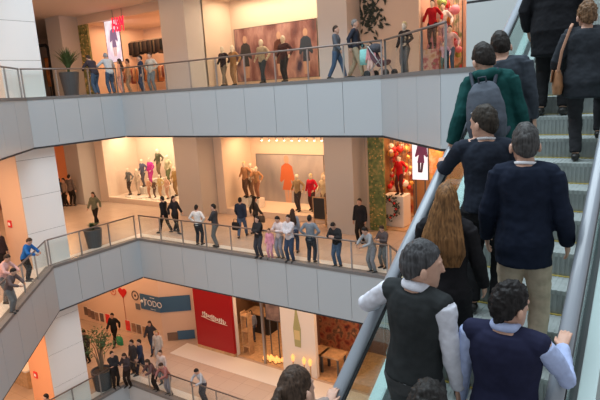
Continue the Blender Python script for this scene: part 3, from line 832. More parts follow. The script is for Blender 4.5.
# poster wall of the middle floor window
t, w_, h_ = plate('poster', 23.54, 256, 326, 154, 211, mottle('poster_grey', [(.16, .18, .23), (.46, .44, .46), (.12, .15, .21)], .7, stretch=(.7, .6, .3)), 'wide grey poster behind the red dress mannequin', 'poster')
figure_print(t, -.15, .25, 2.65, mat('print_orange', (.62, .16, .06), .6), M_PRSKIN, .35)
figure_print(t, 2.3, .2, 2.3, mat('print_cream', (.70, .60, .42), .6), M_PRSKIN, 0)
# poster wall of the upper window
t, w_, h_ = plate('poster', 23.34, 234, 319, 30, 76, mottle('poster_plum', [(.03, .02, .04), (.22, .09, .09), (.50, .28, .26), (.06, .04, .08)], 1.1, stretch=(1, 1, .45)), 'dark plum fashion poster in the upper floor window', 'poster')
for x, c in ((-1.9, (.05, .05, .06)), (.3, (.12, .04, .03)), (1.9, (.04, .06, .10))): figure_print(t, x, .15, 2.2, mat('print_%.2f' % x, c, .6), M_PRSKIN, 0)
# lit screen and red letters of the clothes shop
M_SCREEN = mottle('screen_picture', [(.85, .80, .90), (.62, .52, .66), (.95, .90, .95), (.30, .22, .34)], 1.4, emit=.9, stretch=(1, 1, .7))
t, w_, h_ = plate('advertising_screen', 21.6, 104, 123, 22, 61, M_SCREEN, 'tall bright lilac advertising screen under the red letters', 'screen', foot=F2+.03)
figure_print(t, .05, .3, 1.9, mat('print_lilac', (.30, .22, .40), .6, emit=(.30, .22, .40), estr=.5), mat('print_pale', (.8, .62, .6), .6, emit=(.8, .6, .6), estr=.5), .1)
def text(name, s, size, loc, m, parent=None, rot=(R(90), 0, 0), ex=.02, shear=0):
    c = bpy.data.curves.new(name, 'FONT'); c.body = s; c.size = size; c.extrude = ex; c.align_x = 'CENTER'; c.align_y = 'CENTER'; c.shear = shear
    c.materials.append(m)
    o = bpy.data.objects.new(name, c); COL.objects.link(o); o.location = loc; o.rotation_euler = rot
    dg = bpy.context.evaluated_depsgraph_get(); me = bpy.data.meshes.new_from_object(o.evaluated_get(dg)); bpy.data.objects.remove(o); bpy.data.curves.remove(c)
    o = link(name, me, parent); o.location = loc; o.rotation_euler = rot
    return o
p = aty(117.5, 25, 21.05)
t = empty('shop_sign', p, 'glowing red shop letters above the lilac screen on the upper floor', 'sign')
lt = text('lettering', 'H&M', 1.15, (0, 0, 0), mat('sign_red', (.8, .02, .05), .4, emit=(1, .02, .06), estr=1.4), t, shear=.2)
for v in lt.data.vertices: v.co.x *= .42
boxo('bracket', -.5, .5, .03, .06, -.03, .03, M_STEEL, t)
for sx in (-.4, .4): boxo('hanger', sx-.015, sx+.015, .03, .06, 0, F2+4.72-p.z, M_STEEL, t)
# sparkling pillars at the shop doors
def sparkle(name, x0, x1, Y, F, h, label, cols):
    t = empty(name, ((x0+x1)/2, Y, F), label, 'pillar')
    boxo('panel', -(x1-x0)/2, (x1-x0)/2, -.12, .0, 0, h, mottle('sparkle_%.1f' % x0, cols, 6), t)
    bm = bmesh.new()
    for i in range(60):
        a, z = random.uniform(-(x1-x0)/2, (x1-x0)/2), random.uniform(.1, h-.1)
        ell(bm, (a, -.14, z), .035, .03, .035, 6, 4)
    build('baubles', bm, mat('gold', (.75, .55, .22), .3, metal=.7), t)
sparkle('decorated_pillar', -29.6, -28.75, 21.15, F2, 4.2, 'green and gold sparkling pillar at the left of the clothes shop', [(.05, .07, .03), (.22, .24, .08), (.45, .36, .14)])
sparkle('decorated_pillar', -10.68, -9.95, 21.15, F1, 4.2, 'green and gold festive pillar at the left of the ochre shop', [(.06, .10, .04), (.18, .24, .08), (.48, .36, .14)])
# clothes racks
def rack(x, y, F, n, cols, label, h=1.5, wd=1.5):
    t = empty('clothes_rack', (x, y, F), label, 'rack', None)
    bm = bmesh.new()
    for sx in (-1, 1): tube(bm, [(sx*wd/2, 0, 0), (sx*wd/2, 0, h)], .018, 8); tube(bm, [(sx*wd/2, -.25, .02), (sx*wd/2, .25, .02)], .018, 8)
    build('frame', bm, M_STEEL, t)
    bm = bmesh.new(); tube(bm, [(-wd/2, 0, h), (wd/2, 0, h)], .018, 8); build('rail', bm, M_STEEL, t)
    for i in range(n):
        xx = -wd/2 + wd*(i+.5)/n; c = cols[i % len(cols)]; L = random.uniform(.7, 1.0)
        bm = bmesh.new(); loft(bm, [(Vector((xx, 0, h-.04)), Vector((.015, 0, 0)), Vector((0, .06, 0))), (Vector((xx, 0, h-.12)), Vector((.03, 0, 0)), Vector((0, .20, 0))), (Vector((xx, 0, h-.5)), Vector((.03, 0, 0)), Vector((0, .19, 0))), (Vector((xx, 0, h-L)), Vector((.035, 0, 0)), Vector((0, .22, 0)))], 10, .1)
        build('garment', bm, cloth(c), t, True)
DK = [(.03, .03, .035), (.06, .05, .05), (.10, .08, .07), (.02, .025, .03), (.16, .13, .10)]
WM = [(.55, .22, .08), (.70, .50, .35), (.35, .10, .08), (.62, .36, .20), (.18, .14, .14)]
k = 0
for j, (px, Y, zz, pal, lab) in enumerate(((132, 24.8, 1.75, DK, 'high rack of dark coats right of the lilac screen'), (145, 24.8, 1.75, DK, 'high rack of dark clothes in the middle of the clothes shop'), (158, 24.8, 1.75, DK, 'high rack of dark clothes at the right of the clothes shop'),
                       (128, 23.2, 0, WM, 'low rack of orange and brown clothes below the lilac screen'), (145, 23.2, 0, WM, 'low rack of brown clothes in the middle of the clothes shop'), (159, 23.2, 0, WM, 'low rack of mixed clothes at the right of the clothes shop'),
                       (96, 23.2, 0, WM, 'rack of orange clothes beside the sparkling pillar'))):
    p = aty(px, 70, Y); rack(p.x, p.y, F2+.03+zz, 9, pal, lab, 1.6, 1.35)
boxo('shelf', -29.0, -22.9, 24.4, 25.3, F2+1.64, F2+1.76, M_PLATE); tag(bpy.data.objects['shelf'], 'long white ledge under the high racks of dark clothes', 'shelf')
# dark arch and menu screen left of the clothes shop
bm = bmesh.new(); tube(bm, [(-.95, 0, 0), (-.95, 0, 2.9), (-.75, 0, 3.25), (-.4, 0, 3.4), (.75, 0, 3.4), (.98, 0, 3.2), (1.0, 0, 2.9), (1.0, 0, 0)], .10, 8)
p = aty(45, 90, 21.0); o = build('shop_arch', bm, M_BLACK, None, True, (p.x, p.y, F2)); tag(o, 'dark rounded arch at a shop entrance behind the plant', 'arch')
t, w_, h_ = plate('menu_screen', 20.6, 50, 68, 39, 51, M_BLACK, 'dark menu screen above the leafy potted plant', 'screen', foot=F2)
bm = bmesh.new()
for i in range(3): box(bm, -w_*.4, w_*(.1+.15*i), -.01, 0, h_*(.25+.2*i), h_*(.31+.2*i))
build('lettering', bm, mat('screen_text', (.7, .6, .5), .5, emit=(.8, .6, .4), estr=.6), t)
t, w_, h_ = plate('poster', 21.4, 44, 57, 58, 86, mottle('poster_orange', [(.20, .06, .03), (.80, .30, .08), (.70, .45, .25)], 1.5), 'orange poster behind the dark arch', 'poster', foot=F2)
figure_print(t, 0, .1, 1.5, mat('print_rust', (.5, .15, .05), .6), M_PRSKIN)
# spotlights of the middle window
for i in range(9):
    px = 262 + i*7.5; p = aty(px, 153 + .25*i, 21.7)
    t = empty('spotlight', (p.x, p.y, F1+3.98), 'small ceiling spotlight over the grey poster in the middle floor window', 'spotlight', 'spotlights over the grey poster')
    bm = bmesh.new(); tube(bm, [(0, 0, .12), (0, 0, 0), (0, .03, -.10)], [.03, .045, .05], 8, bulge=.1); build('housing', bm, M_PLATE, t, True)
    bm = bmesh.new(); ell(bm, (0, .035, -.12), .04, .04, .02, 8, 5); build('bulb', bm, mat('bulb', (1, .9, .7), .3, emit=(1, .85, .6), estr=14), t)
# leaf wall decoration on the upper floor
bm = bmesh.new(); rnd = random.Random(3)
for i in range(90):
    p = aty(rnd.gauss(370, 8), rnd.uniform(-8, 20) + abs(rnd.gauss(0, 10)), 21.16); a = rnd.uniform(0, 6.28); L, B = rnd.uniform(.09, .17), rnd.uniform(.04, .075)
    d = Vector((math.cos(a), 0, math.sin(a))); e = Vector((-d.z, 0, d.x))
    q = [p - d*L, p + e*B + Vector((0, -.03, 0)), p + d*L, p - e*B + Vector((0, -.03, 0))]
    f = [bm.verts.new(v) for v in q]; g = [bm.verts.new(v + Vector((0, .02, 0))) for v in q]
    bm.faces.new(f); bm.faces.new(g[::-1])
    for j in range(4): bm.faces.new((f[j], g[j], g[(j+1) % 4], f[(j+1) % 4]))
o = build('leaf_wall_decoration', bm, M_LEAFD); tag(o, 'scatter of dark metal leaves on the pink wall right of the column', 'decoration')

# ------------------------------------------------------------------ mannequins
def mann(px, Y, z, H, face, label, topc, botc, group, hair='none', hairc=(.75, .60, .35), skin=None, **kw):
    p = aty(px, 150 if z < F2 else 60, Y)
    if z >= F2 and px > 420: p.x = max(p.x, -7.95)
    if px == 221: p.x = -19.2
    return person(Vector((p.x, Y, z)), R(face), label, 'mannequin', group, H=H, topc=topc, botc=botc, hair=hair, hairc=hairc, skin=skin or M_MANN, name='mannequin', **kw)
# festive shop of the middle floor, right
t, w_, h_ = plate('backdrop', 23.6, 378, 414, 139, 222, mottle('festive', [(.10, .06, .03), (.48, .07, .04), (.62, .30, .10), (.75, .60, .40), (.20, .14, .06)], 2.2), 'festive red and gold display backdrop in the ochre shop', 'backdrop')
t, w_, h_ = plate('advertising_screen', 21.5, 412, 428, 141, 180, mottle('screen_white', [(.90, .82, .92), (.95, .92, .96), (.80, .70, .86)], .8, emit=.9), 'white screen with a dancing figure in the ochre shop', 'screen', foot=F1+.05)
figure_print(t, 0, .3, 1.5, mat('print_violet', (.36, .10, .25), .6), mat('print_dark', (.16, .08, .12), .6), .1, .08)
t, w_, h_ = plate('backdrop', 22.4, 429, 444, 146, 225, mottle('festive_yellow', [(.75, .62, .12), (.70, .25, .08), (.85, .75, .45)], 2.0), 'yellow backdrop right of the white screen', 'backdrop')
p = aty(396, 212, 21.9); o = boxo('plinth', p.x-.55, p.x+.45, 21.7, 22.5, F1+.05, F1+1.45, M_PLATE, bevel=.02); tag(o, 'pale plinth below the red festive display', 'plinth')
mann(399, 22.0, F1+1.46, 1.75, 170, 'mannequin in a red coat on the pale plinth of the ochre shop', (.55, .015, .02), (.10, .03, .03), None, 'short', (.10, .05, .03), fem=True, hem=.62, **dict(hL=(-.34, .06, 1.02), hR=(.34, .02, 1.0)))
def bauble(c, r, m, label, group):
    t = empty('bauble', c, label, 'bauble', group)
    bm = bmesh.new(); ell(bm, (0, 0, 0), r, r, r, 12, 8); build('ball', bm, m, t, True)
    bm = bmesh.new(); tube(bm, [(0, 0, r*.95), (0, 0, r*1.2)], r*.2, 6); build('cap', bm, mat('gold', (.75, .55, .22), .3, metal=.7), t)
    zc = (F1 + 4.3 if c[2] < F2 else F2 + 4.5) - c[2]
    if zc > r: boxo('string', -.006, .006, -.006, .006, r, zc, M_DGREY, t)
MR, MG, MWH = mat('bauble_red', (.60, .03, .03), .25), mat('bauble_gold', (.75, .45, .12), .3, metal=.4), mat('bauble_white', (.85, .78, .70), .4)
rnd = random.Random(5)
for i in range(34):
    p = aty(rnd.uniform(382, 411), rnd.uniform(143, 190), rnd.uniform(22.6, 23.3)); p.x = max(p.x, -10.4); bauble(p, rnd.uniform(.08, .17), (MR, MG, MWH)[i % 3], 'hanging bauble of the festive display in the ochre shop', 'baubles of the ochre shop')
def wreath(c, label, r=.42):
    rnd = random.Random(9); bm = bmesh.new()
    for i in range(170):
        a = rnd.uniform(0, 6.283); q = Vector((math.cos(a)*r, 0, math.sin(a)*r)) + Vector((rnd.gauss(0, .08), rnd.gauss(0, .05), rnd.gauss(0, .08)))
        ell(bm, q, .06, .02, .03, 5, 4, Matrix.Rotation(rnd.uniform(0, 3), 3, 'Y'))
    t = empty('wreath', c, label, 'wreath'); build('leaves', bm, M_LEAFD, t)
    bm = bmesh.new()
    for i in range(10): ell(bm, (math.cos(i*.63)*r, -.1, math.sin(i*.63)*r), .05, .05, .05, 8, 6)
    build('berries', bm, MR, t)
wreath(aty(388, 208, 21.5), 'dark leafy wreath beside the pale plinth')
# menu board before the middle window
p = aty(320, 224, 20.7); t = empty('menu_board', (p.x, p.y, F1), 'black menu board on a stand left of the column', 'board')
boxo('board', -.30, .30, 0, .04, .35, 1.35, M_BLACK, t); bm = bmesh.new()
for a in ((-.34, -.30, .33, 1.39), (.30, .34, .33, 1.39), (-.34, .34, 1.35, 1.40), (-.34, .34, .31, .36)): box(bm, a[0], a[1], -.015, .05, a[2], a[3])
build('frame', bm, M_WOOD, t)
for sx in (-1, 1): boxo('leg', sx*.3-.02, sx*.3+.02, -.02, .06, 0, .33, M_WOOD, t)
# floor plates in front of the left window's mannequins
for i, px in enumerate((131, 142, 157)):
    p = aty(px, 205, 21.65); o = boxo('price_stand', p.x-.28, p.x+.28, 21.5, 21.9, F1+.30, F1+.36, M_PLATE, bevel=.01)
    tag(o, ('small white floor plate below the cream mannequin', 'small white floor plate below the magenta mannequin', 'small white floor plate at the right of the left window')[i], 'plate', 'white plates in the left window')

A1 = dict(hL=(-.34, .06, 1.02), hR=(.34, .02, 1.0)); A2 = dict(hL=(-.24, .16, 1.02), poleL=(-1, -.4, 0), hR=(.30, .0, .92)); ST = dict(fL=(-.12, .10, 0), fR=(.12, -.12, 0))
g = 'mannequins in the left window'
LW = [(125, 22.2, .30, 1.72, 'mannequin in a grey top and dark trousers at the left window edge', (.16, .17, .18), (.05, .04, .04), A1),
      (134, 22.4, .30, 1.66, 'mannequin in a cream outfit second from the left window edge', (.70, .58, .48), (.62, .50, .42), A2),
      (140, 22.9, .75, 1.74, 'mannequin in slate blue behind the cream mannequin', (.10, .13, .22), (.12, .12, .16), A1),
      (148, 22.9, .80, 1.80, 'mannequin in a magenta dress in the left window', (.62, .05, .36), (.55, .06, .32), A2),
      (157, 23.0, 1.35, 1.80, 'mannequin in dark olive standing highest in the left window', (.10, .11, .07), (.22, .16, .10), A1),
      (166, 22.9, 1.0, 1.80, 'mannequin in pale khaki right of the highest mannequin', (.55, .52, .36), (.16, .20, .10), A2),
      (172, 22.4, .45, 1.76, 'mannequin in a gold patterned dress at the right window edge', (.45, .30, .12), (.30, .20, .10), A1),
      (144.5, 22.0, .30, 1.20, 'small mannequin in peach beside the slate blue mannequin', (.75, .42, .30), (.60, .30, .20), A1),
      (150, 22.0, .30, 1.15, 'small mannequin in brown below the magenta dress', (.16, .10, .08), (.14, .10, .10), A2),
      (156, 22.0, .30, 1.45, 'mannequin in pale yellow in the front row', (.72, .58, .30), (.62, .40, .24), A1),
      (163, 22.1, .30, 1.35, 'mannequin in peach pink in the front row', (.78, .50, .40), (.66, .40, .30), A2)]
for px, Y, dz, H, lab, tc, bc, ar in LW:
    if dz > .32:
        p = aty(px, 150, Y); o = boxo('plinth', p.x-.32, p.x+.32, Y-.3, Y+.35, F1+.30, F1+dz, M_PLATE, bevel=.015); tag(o, 'white plinth under the ' + lab, 'plinth', 'plinths in the left window')
        o['label'] = 'white plinth under the ' + lab.split(' standing')[0].split(' behind')[0].split(' in the left')[0].split(' right of')[0].split(' at the')[0]
    mann(px, Y, F1+dz, H, 180, lab, tc, bc, g, fem=True, **ar, **ST)
g = 'mannequins in the middle window'
for px, Y, dz, H, lab, tc, bc, hr, kw in ((243, 22.0, .80, 1.9, 'mannequin in rust and cream leftmost in the middle window', (.50, .26, .14), (.14, .08, .06), 'short', A1),
      (249, 22.2, .80, 1.78, 'mannequin in pale beige second in the middle window', (.72, .56, .42), (.30, .18, .12), 'none', A2),
      (254.5, 22.0, .80, 1.66, 'mannequin in caramel third in the middle window', (.52, .28, .14), (.34, .16, .10), 'none', A1),
      (295, 22.0, .30, 1.85, 'mannequin in a khaki jacket and dark trousers before the orange poster figure', (.42, .30, .17), (.06, .05, .06), 'none', A1),
      (309, 22.3, .30, 1.85, 'mannequin in a short red dress before the grey poster', (.62, .02, .05), (.09, .05, .05), 'short', A2),
      (322, 22.0, .30, 1.9, 'mannequin in a cream coat beside the column', (.72, .60, .42), (.24, .16, .12), 'none', A1)):
    if dz > .5:
        p = aty(px, 150, Y); o = boxo('plinth', p.x-.24, p.x+.24, Y-.25, Y+.25, F1+.30, F1+dz, M_PLATE, bevel=.015); tag(o, 'plinth under the ' + ' '.join(lab.split()[:6]), 'plinth')
    mann(px, Y, F1+dz, H, 180, lab, tc, bc, g, hr, fem=True, hem=.70 if 'dress' in lab or 'coat' in lab else .86, ease=.02 if 'dress' in lab else 0, **kw, **ST)
g = 'mannequins in the upper window'
WALK = dict(fL=(-.12, .26, 0), fR=(.12, -.24, 0))
for px, Y, H, lab, tc, bc, hr, kw in ((221, 21.9, 1.95, 'mannequin in a dark jacket and grey trousers mid stride in the upper window', (.045, .035, .045), (.26, .22, .19), 'beanie', WALK),
      (233, 22.0, 1.95, 'mannequin in a long brown coat and pale cap in the upper window', (.36, .20, .10), (.40, .24, .14), 'beanie', ST),
      (262, 21.8, 2.05, 'mannequin with a pale scarf jacket and jeans in the upper window', (.52, .44, .34), (.07, .09, .12), 'beanie', WALK),
      (284, 21.8, 2.1, 'mannequin in a dark plaid jacket at the right of the upper window', (.09, .05, .06), (.05, .05, .06), 'beanie', ST)):
    mann(px, Y, F2+.12, H, 180, lab, tc, bc, g, hr, (.80, .72, .62), **A1, **kw)
mann(405, 18.3, F2, 1.80, 170, 'slim blonde mannequin in a black top by the upper right railing', (.03, .025, .025), (.10, .11, .12), None, 'short', (.75, .60, .32), fem=True, hL=(-.20, .22, 1.05), poleL=(-1, -.4, 0), hR=(.28, .05, .95), **ST)
g = 'mannequins in the upper right shop'
for px, Y, dz, H, lab, tc, bc in ((428, 21.6, 1.0, 1.85, 'mannequin in a red top high in the upper right shop', (.50, .02, .03), (.05, .03, .04)), (443, 22.2, .9, 1.85, 'mannequin in a white top high in the upper right shop', (.80, .76, .80), (.50, .42, .60)),
                                  (436, 21.6, .03, 1.7, 'mannequin in pink low in the upper right shop', (.70, .30, .34), (.36, .20, .12)), (450, 21.7, .03, 1.8, 'mannequin in blue at the edge of the white wall', (.70, .55, .60), (.08, .16, .28)),
                                  (444, 21.4, .03, 1.2, 'small mannequin in lilac low in the upper right shop', (.60, .50, .75), (.05, .25, .30))):
    if dz > .1:
        p = aty(px, 60, Y); p.x = max(p.x, -7.95); o = boxo('plinth', p.x-.35, p.x+.35, Y-.3, Y+.4, F2+.03, F2+dz, mottle('gift_wrap', [(.30, .08, .06), (.62, .36, .20), (.70, .55, .45), (.45, .06, .12), (.18, .22, .10)], 3.5), bevel=.015); tag(o, 'colourful patterned plinth under the ' + lab.split(' high')[0], 'plinth')
    mann(px, Y, F2+dz, H, 185, lab, tc, bc, g, 'short', (.03, .02, .02), fem=True, **A1, **ST)
t, w_, h_ = plate('backdrop', 23.6, 419, 462, -8, 70, mottle('toys', [(.30, .10, .08), (.70, .42, .28), (.75, .60, .50), (.20, .28, .12), (.62, .08, .12)], 1.8), 'colourful merchandise backdrop in the upper right shop', 'backdrop')
rnd = random.Random(11)
MPK, MGN = mat('balloon_pink', (.80, .30, .42), .3), mat('balloon_green', (.40, .55, .18), .3)
for i in range(34):
    p = aty(rnd.uniform(423, 460), rnd.uniform(-2, 62), rnd.uniform(22.6, 23.2)); p.x = max(p.x, -8.1 + rnd.uniform(0, .3)); bauble(p, rnd.uniform(.12, .22), (MR, MPK, MWH, MGN, MG)[i % 5], 'coloured ball hanging in the upper right shop', 'balls of the upper right shop')
# ------------------------------------------------------------------ the crowd in the galleries
LEANF = dict(lean=.38, hL=(-.17, .50, 1.08), hR=(.17, .50, 1.08), poleL=(-1, -.3, -.4), poleR=(1, -.3, -.4), head=(.15, 0, 0))
STAND = dict(); WALKA = dict(fL=(-.10, .27, 0), fR=(.10, -.26, .02), hL=(-.25, -.14, .93), hR=(.25, .22, .95)); WALKB = dict(fL=(-.10, -.24, .02), fR=(.10, .25, 0), hL=(-.25, .20, .95), hR=(.25, -.12, .93))
HIPS = dict(hL=(-.20, .05, 1.02), hR=(.20, .05, 1.02), poleL=(-1, -.5, 0), poleR=(1, -.5, 0))
PHONE = dict(hL=(-.10, .30, 1.22), hR=(.12, .30, 1.22), poleL=(-.8, -.3, -1), poleR=(.8, -.3, -1), head=(.45, 0, 0))
CROSS = dict(hL=(.10, .20, 1.16), hR=(-.10, .22, 1.12), poleL=(-1, .2, -.5), poleR=(1, .2, -.5))
REACH = dict(lean=.25, hL=(-.45, .40, 1.10), hR=(.35, .45, 1.08), head=(.2, 0, 0))
JEAN = (.075, .115, .19); DJEAN = (.045, .065, .11); KHA = (.38, .30, .21); GRY = (.16, .165, .17); WHT = (.72, .70, .68)
def crowd(pos, face, H, pose, top, tc, bc, hair, hc, label, fem=False, cat='person', group=None, **kw):
    d = dict(pose); d.update(kw)
    return person(pos, R(face), label, cat, group, H=H, top=top, topc=tc, botc=bc, hair=hair, hairc=hc, fem=fem, **d)
def m1(px, py): return atz(px, py, F1)
def m0(px, py): return atz(px, py, F0)
def u2(px, Y=16.45): p = aty(px, 60, Y); return Vector((p.x, Y, F2))
def u2x(px, X): p = atx(px, 60, X); return Vector((X, p.y, F2))
BRN, BLK, GRH, BLO = (.05, .03, .02), (.02, .016, .014), (.22, .21, .2), (.40, .27, .12)
# upper floor
crowd(u2x(93, -20.35), 95, 1.74, LEANF, 'jacket', (.05, .04, .05), JEAN, 'short', BRN, 'man in a dark jacket and jeans leaning on the upper railing at the left')
crowd(u2x(108, -20.35), 78, 1.80, REACH, 'jumper', (.52, .53, .55), JEAN, 'cap', (.30, .30, .32), 'man in a pale grey top and cap with arms spread on the upper railing')
crowd(u2x(119, -21.6), 120, 1.62, STAND, 'jumper', (.70, .34, .22), (.60, .32, .25), 'long', BRN, 'woman in orange behind the man with spread arms', True)
crowd(u2x(127, -22.5), 140, 1.70, STAND, 'jumper', (.62, .38, .22), KHA, 'short', BRN, 'person in tan at the front of the clothes shop')
crowd(u2(140, 16.6), 150, 1.58, STAND, 'jacket', (.03, .04, .07), DJEAN, 'short', BLK, 'person in a navy jacket by the upper railing before the clothes shop')
crowd(u2(150, 16.8), 190, 1.66, HIPS, 'jumper', (.50, .42, .34), GRY, 'short', BRN, 'person in a beige top and grey trousers right of the navy jacket')
crowd(u2(337, 16.4), -80, 1.74, WALKA, 'jacket', (.10, .11, .13), JEAN, 'short', BRN, 'woman in a grey jacket and jeans walking on the upper floor', True)
crowd(u2(356, 16.9), -75, 1.92, WALKB, 'jacket', (.03, .035, .05), KHA, 'short', GRH, 'man in a dark jacket and khaki trousers walking on the upper floor')
crowd(u2(371, 16.5), 170, 1.10, STAND, 'jumper', (.72, .30, .32), (.70, .45, .40), 'short', BRN, 'small child in pink beside the pushchair on the upper floor')
# middle floor, left end
crowd(m1(97, 225), 200, 1.72, WALKA, 'jacket', (.17, .18, .12), BLK, 'long', BRN, 'woman in a khaki jacket walking behind the dark planter', True)
for px, tc, lab in ((62, (.06, .07, .09), 'person in dark blue in the orange corridor'), (67, (.30, .22, .17), 'person in beige in the orange corridor'), (73, (.14, .11, .10), 'tall person in brown in the orange corridor')):
    crowd(m1(px, 206), 180 if px < 70 else 20, 1.74 if px < 70 else 1.95, STAND, 'jacket', tc, BLK, 'short', BLK, lab)
crowd(m1(28.5, 281), -55, 1.66, LEANF, 'jacket', (.02, .13, .42), BLK, 'short', BRN, 'boy in a bright blue jacket leaning on the glass railing')
crowd(m1(7, 303), -60, 1.70, LEANF, 'jumper', (.62, .38, .36), GRY, 'short', BRN, 'person in pale pink leaning at the left edge of the middle floor', True)
crowd(m1(13, 313), -60, 1.50, LEANF, 'jacket', (.12, .09, .09), GRY, 'short', BLK, 'person in dark clothes low at the left edge by the railing')
crowd(m1(5, 276), -70, 1.80, STAND, 'jacket', (.05, .03, .03), BLK, 'short', BLK, 'person in black standing behind the pale pink top')
crowd(m1(-1, 268), -70, 1.80, STAND, 'jacket', (.42, .02, .03), BLK, 'short', BLK, 'person in red cut by the left edge of the middle floor')
# middle floor, along the back
crowd(m1(166, 233), 100, 1.76, WALKA, 'jacket', BK, BLK, 'short', BLK, 'person in black walking left below the left window')
crowd(m1(177, 233), -90, 1.76, WALKB, 'jacket', (.025, .025, .03), BLK, 'long', BLK, 'person with long dark hair walking right beside another in black', True)
crowd(m1(200, 245), 15, 1.75, HIPS, 'shirt', WHT, (.03, .03, .04), 'short', BLK, 'man in a white shirt with hands on his hips')
crowd(m1(217, 247), 120, 1.84, CROSS, 'jacket', (.05, .05, .055), GRY, 'short', BLK, 'person in dark grey with folded arms right of the white shirt')
crowd(m1(243, 237), 20, 1.78, WALKB, 'jacket', (.03, .04, .065), JEAN, 'short', BLK, 'man in a navy jacket and jeans carrying a black bag')
crowd(m1(257, 233), -30, 1.68, WALKA, 'jacket', (.07, .055, .045), BLK, 'long', BLK, 'woman with long dark hair behind the man with the black bag', True)
crowd(m1(260, 258), 175, 1.66, CROSS, 'jacket', (.03, .03, .032), (.05, .05, .06), 'long', BLK, 'woman in black with folded arms at the railing', True)
crowd(m1(271, 259), 185, 1.20, STAND, 'jumper', (.72, .30, .38), (.60, .28, .34), 'short', BLK, 'child in pink standing at the railing')
crowd(m1(281, 259), 170, 1.70, PHONE, 'jumper', (.66, .56, .55), (.24, .24, .28), 'short', BLK, 'person in a pale pink top right of the child')
crowd(m1(291, 262), 178, 1.80, CROSS, 'jacket', (.62, .58, .60), DJEAN, 'short', BLK, 'person in a white jacket and dark jeans with folded arms')
crowd(m1(295, 253), 20, 1.76, STAND, 'shirt', (.26, .29, .34), DJEAN, 'long', BRN, 'person in a grey blue shirt behind the white jacket', True)
crowd(m1(312, 263), 12, 1.80, HIPS, 'shirt', (.20, .225, .26), (.04, .045, .06), 'short', BLK, 'man in a slate shirt and dark trousers seen from behind')
crowd(m1(338, 267), 175, 1.72, dict(PHONE, lean=.2), 'jacket', (.028, .028, .03), JEAN, 'short', BLK, 'person in black with jeans bending over the railing')
crowd(m1(373, 273), 150, 1.72, LEANF, 'shirt', (.30, .32, .34), (.22, .23, .25), 'short', BLK, 'man in a grey shirt leaning on the railing next to the escalator')
crowd(m1(361, 243), 178, 1.84, STAND, 'coat', (.02, .02, .024), BLK, 'short', BLK, 'man in a long black coat standing by the column', hem=.6)
crowd(m1(384, 268), 160, 1.55, PHONE, 'jacket', (.10, .08, .08), GRY, 'short', BRN, 'person in brown half hidden behind the escalator handrail')
# ground floor
crowd(m0(88, 362), 190, 1.72, STAND, 'jacket', (.05, .05, .05), BLK, 'short', BLK, 'person in dark clothes behind the small tree on the ground floor')
crowd(m0(116, 345), 195, 1.80, WALKA, 'jacket', (.022, .024, .028), BLK, 'short', BLK, 'man in a black jacket carrying a green bag')
crowd(m0(116.5, 388), -100, 1.80, CROSS, 'jacket', (.025, .025, .028), BLK, 'short', BLK, 'person in black standing beside the tree pot')
crowd(m0(129, 387), 190, 1.70, PHONE, 'jacket', (.05, .04, .045), BLK, 'long', BRN, 'woman in dark clothes at the corner of the ground floor railing', True)
crowd(m0(135.5, 374), 175, 1.74, STAND, 'jacket', (.06, .05, .05), (.06, .05, .05), 'short', BLK, 'person in charcoal behind the woman at the railing corner')
crowd(m0(143, 375), 160, 1.80, WALKB, 'jacket', (.03, .04, .075), (.03, .035, .05), 'short', BLK, 'man in a navy suit on the ground floor')
crowd(m0(153, 353), 200, 1.74, WALKA, 'jacket', (.05, .05, .06), DJEAN, 'long', BRN, 'woman in dark grey walking past the blue sign', True)
crowd(m0(160, 362), 200, 1.66, STAND, 'jumper', (.55, .48, .42), (.50, .44, .40), 'short', BLO, 'person in cream beside the woman in dark grey')
crowd(m0(157, 391), 160, 1.68, LEANF, 'jacket', (.12, .07, .07), BLK, 'long', BRN, 'woman in dark red leaning on the ground floor railing', True)
crowd(m0(170, 395), 170, 1.70, LEANF, 'jacket', (.30, .13, .12), (.20, .20, .23), 'short', BRN, 'person in a patterned red jacket at the ground floor railing')
crowd(m0(164, 384), 190, 1.66, STAND, 'jumper', (.60, .50, .46), GRY, 'short', BRN, 'person in pale beige behind the red jacket')
crowd(m0(205, 402), 170, 1.72, dict(LEANF), 'shirt', (.42, .44, .48), (.06, .06, .08), 'short', BLK, 'man in a grey shirt leaning alone on the ground floor railing')
crowd(aty(249, 345, 20.2)*1, 60, 1.75, STAND, 'shirt', (.20, .25, .34), DJEAN, 'short', BLK, 'person in a blue shirt inside the kiosk beside the red wall') if False else None
p = aty(253, 340, 20.2); crowd(Vector((p.x, 20.2, F0+.02)), 60, 1.75, STAND, 'shirt', (.20, .25, .34), DJEAN, 'short', BLK, 'person in a blue shirt inside the kiosk beside the red wall')
p = atz(52, 433, F0); crowd(p, 150, 1.70, STAND, 'jacket', (.10, .05, .045), BLK, 'short', BLK, 'person at the lower left corner in front of the orange pillar')

# bags carried in the crowd
def handbag(p, w_, d, h, c, label, rz=0):
    t = empty('shopping_bag' if 'shopping' in label else 'handbag', p, label, 'bag', None, rz)
    bm = bmesh.new(); loft(bm, [(Vector((0, 0, z)), Vector((w_/2*k, 0, 0)), Vector((0, d/2*k, 0))) for z, k in ((0.01, .95), (h*.5, 1.02), (h, .9))], 12, .12); build('body', bm, cloth(c), t, True)
    bm = bmesh.new(); tube(bm, [(-w_*.25, 0, h*.97), (-w_*.18, 0, h+.16), (w_*.18, 0, h+.16), (w_*.25, 0, h*.97)], .012, 6); build('handle', bm, cloth(tuple(v*.6 for v in c)), t, True)
p = m1(236.5, 237); handbag(p + Vector((.06, -.05, .34)), .46, .18, .34, (.02, .02, .022), 'black bag hanging from the hand of the navy jacket')
p = m0(121, 350); handbag(p + Vector((0, 0, .30)), .50, .2, .42, (.05, .30, .14), 'green shopping bag carried by the man in the black jacket')
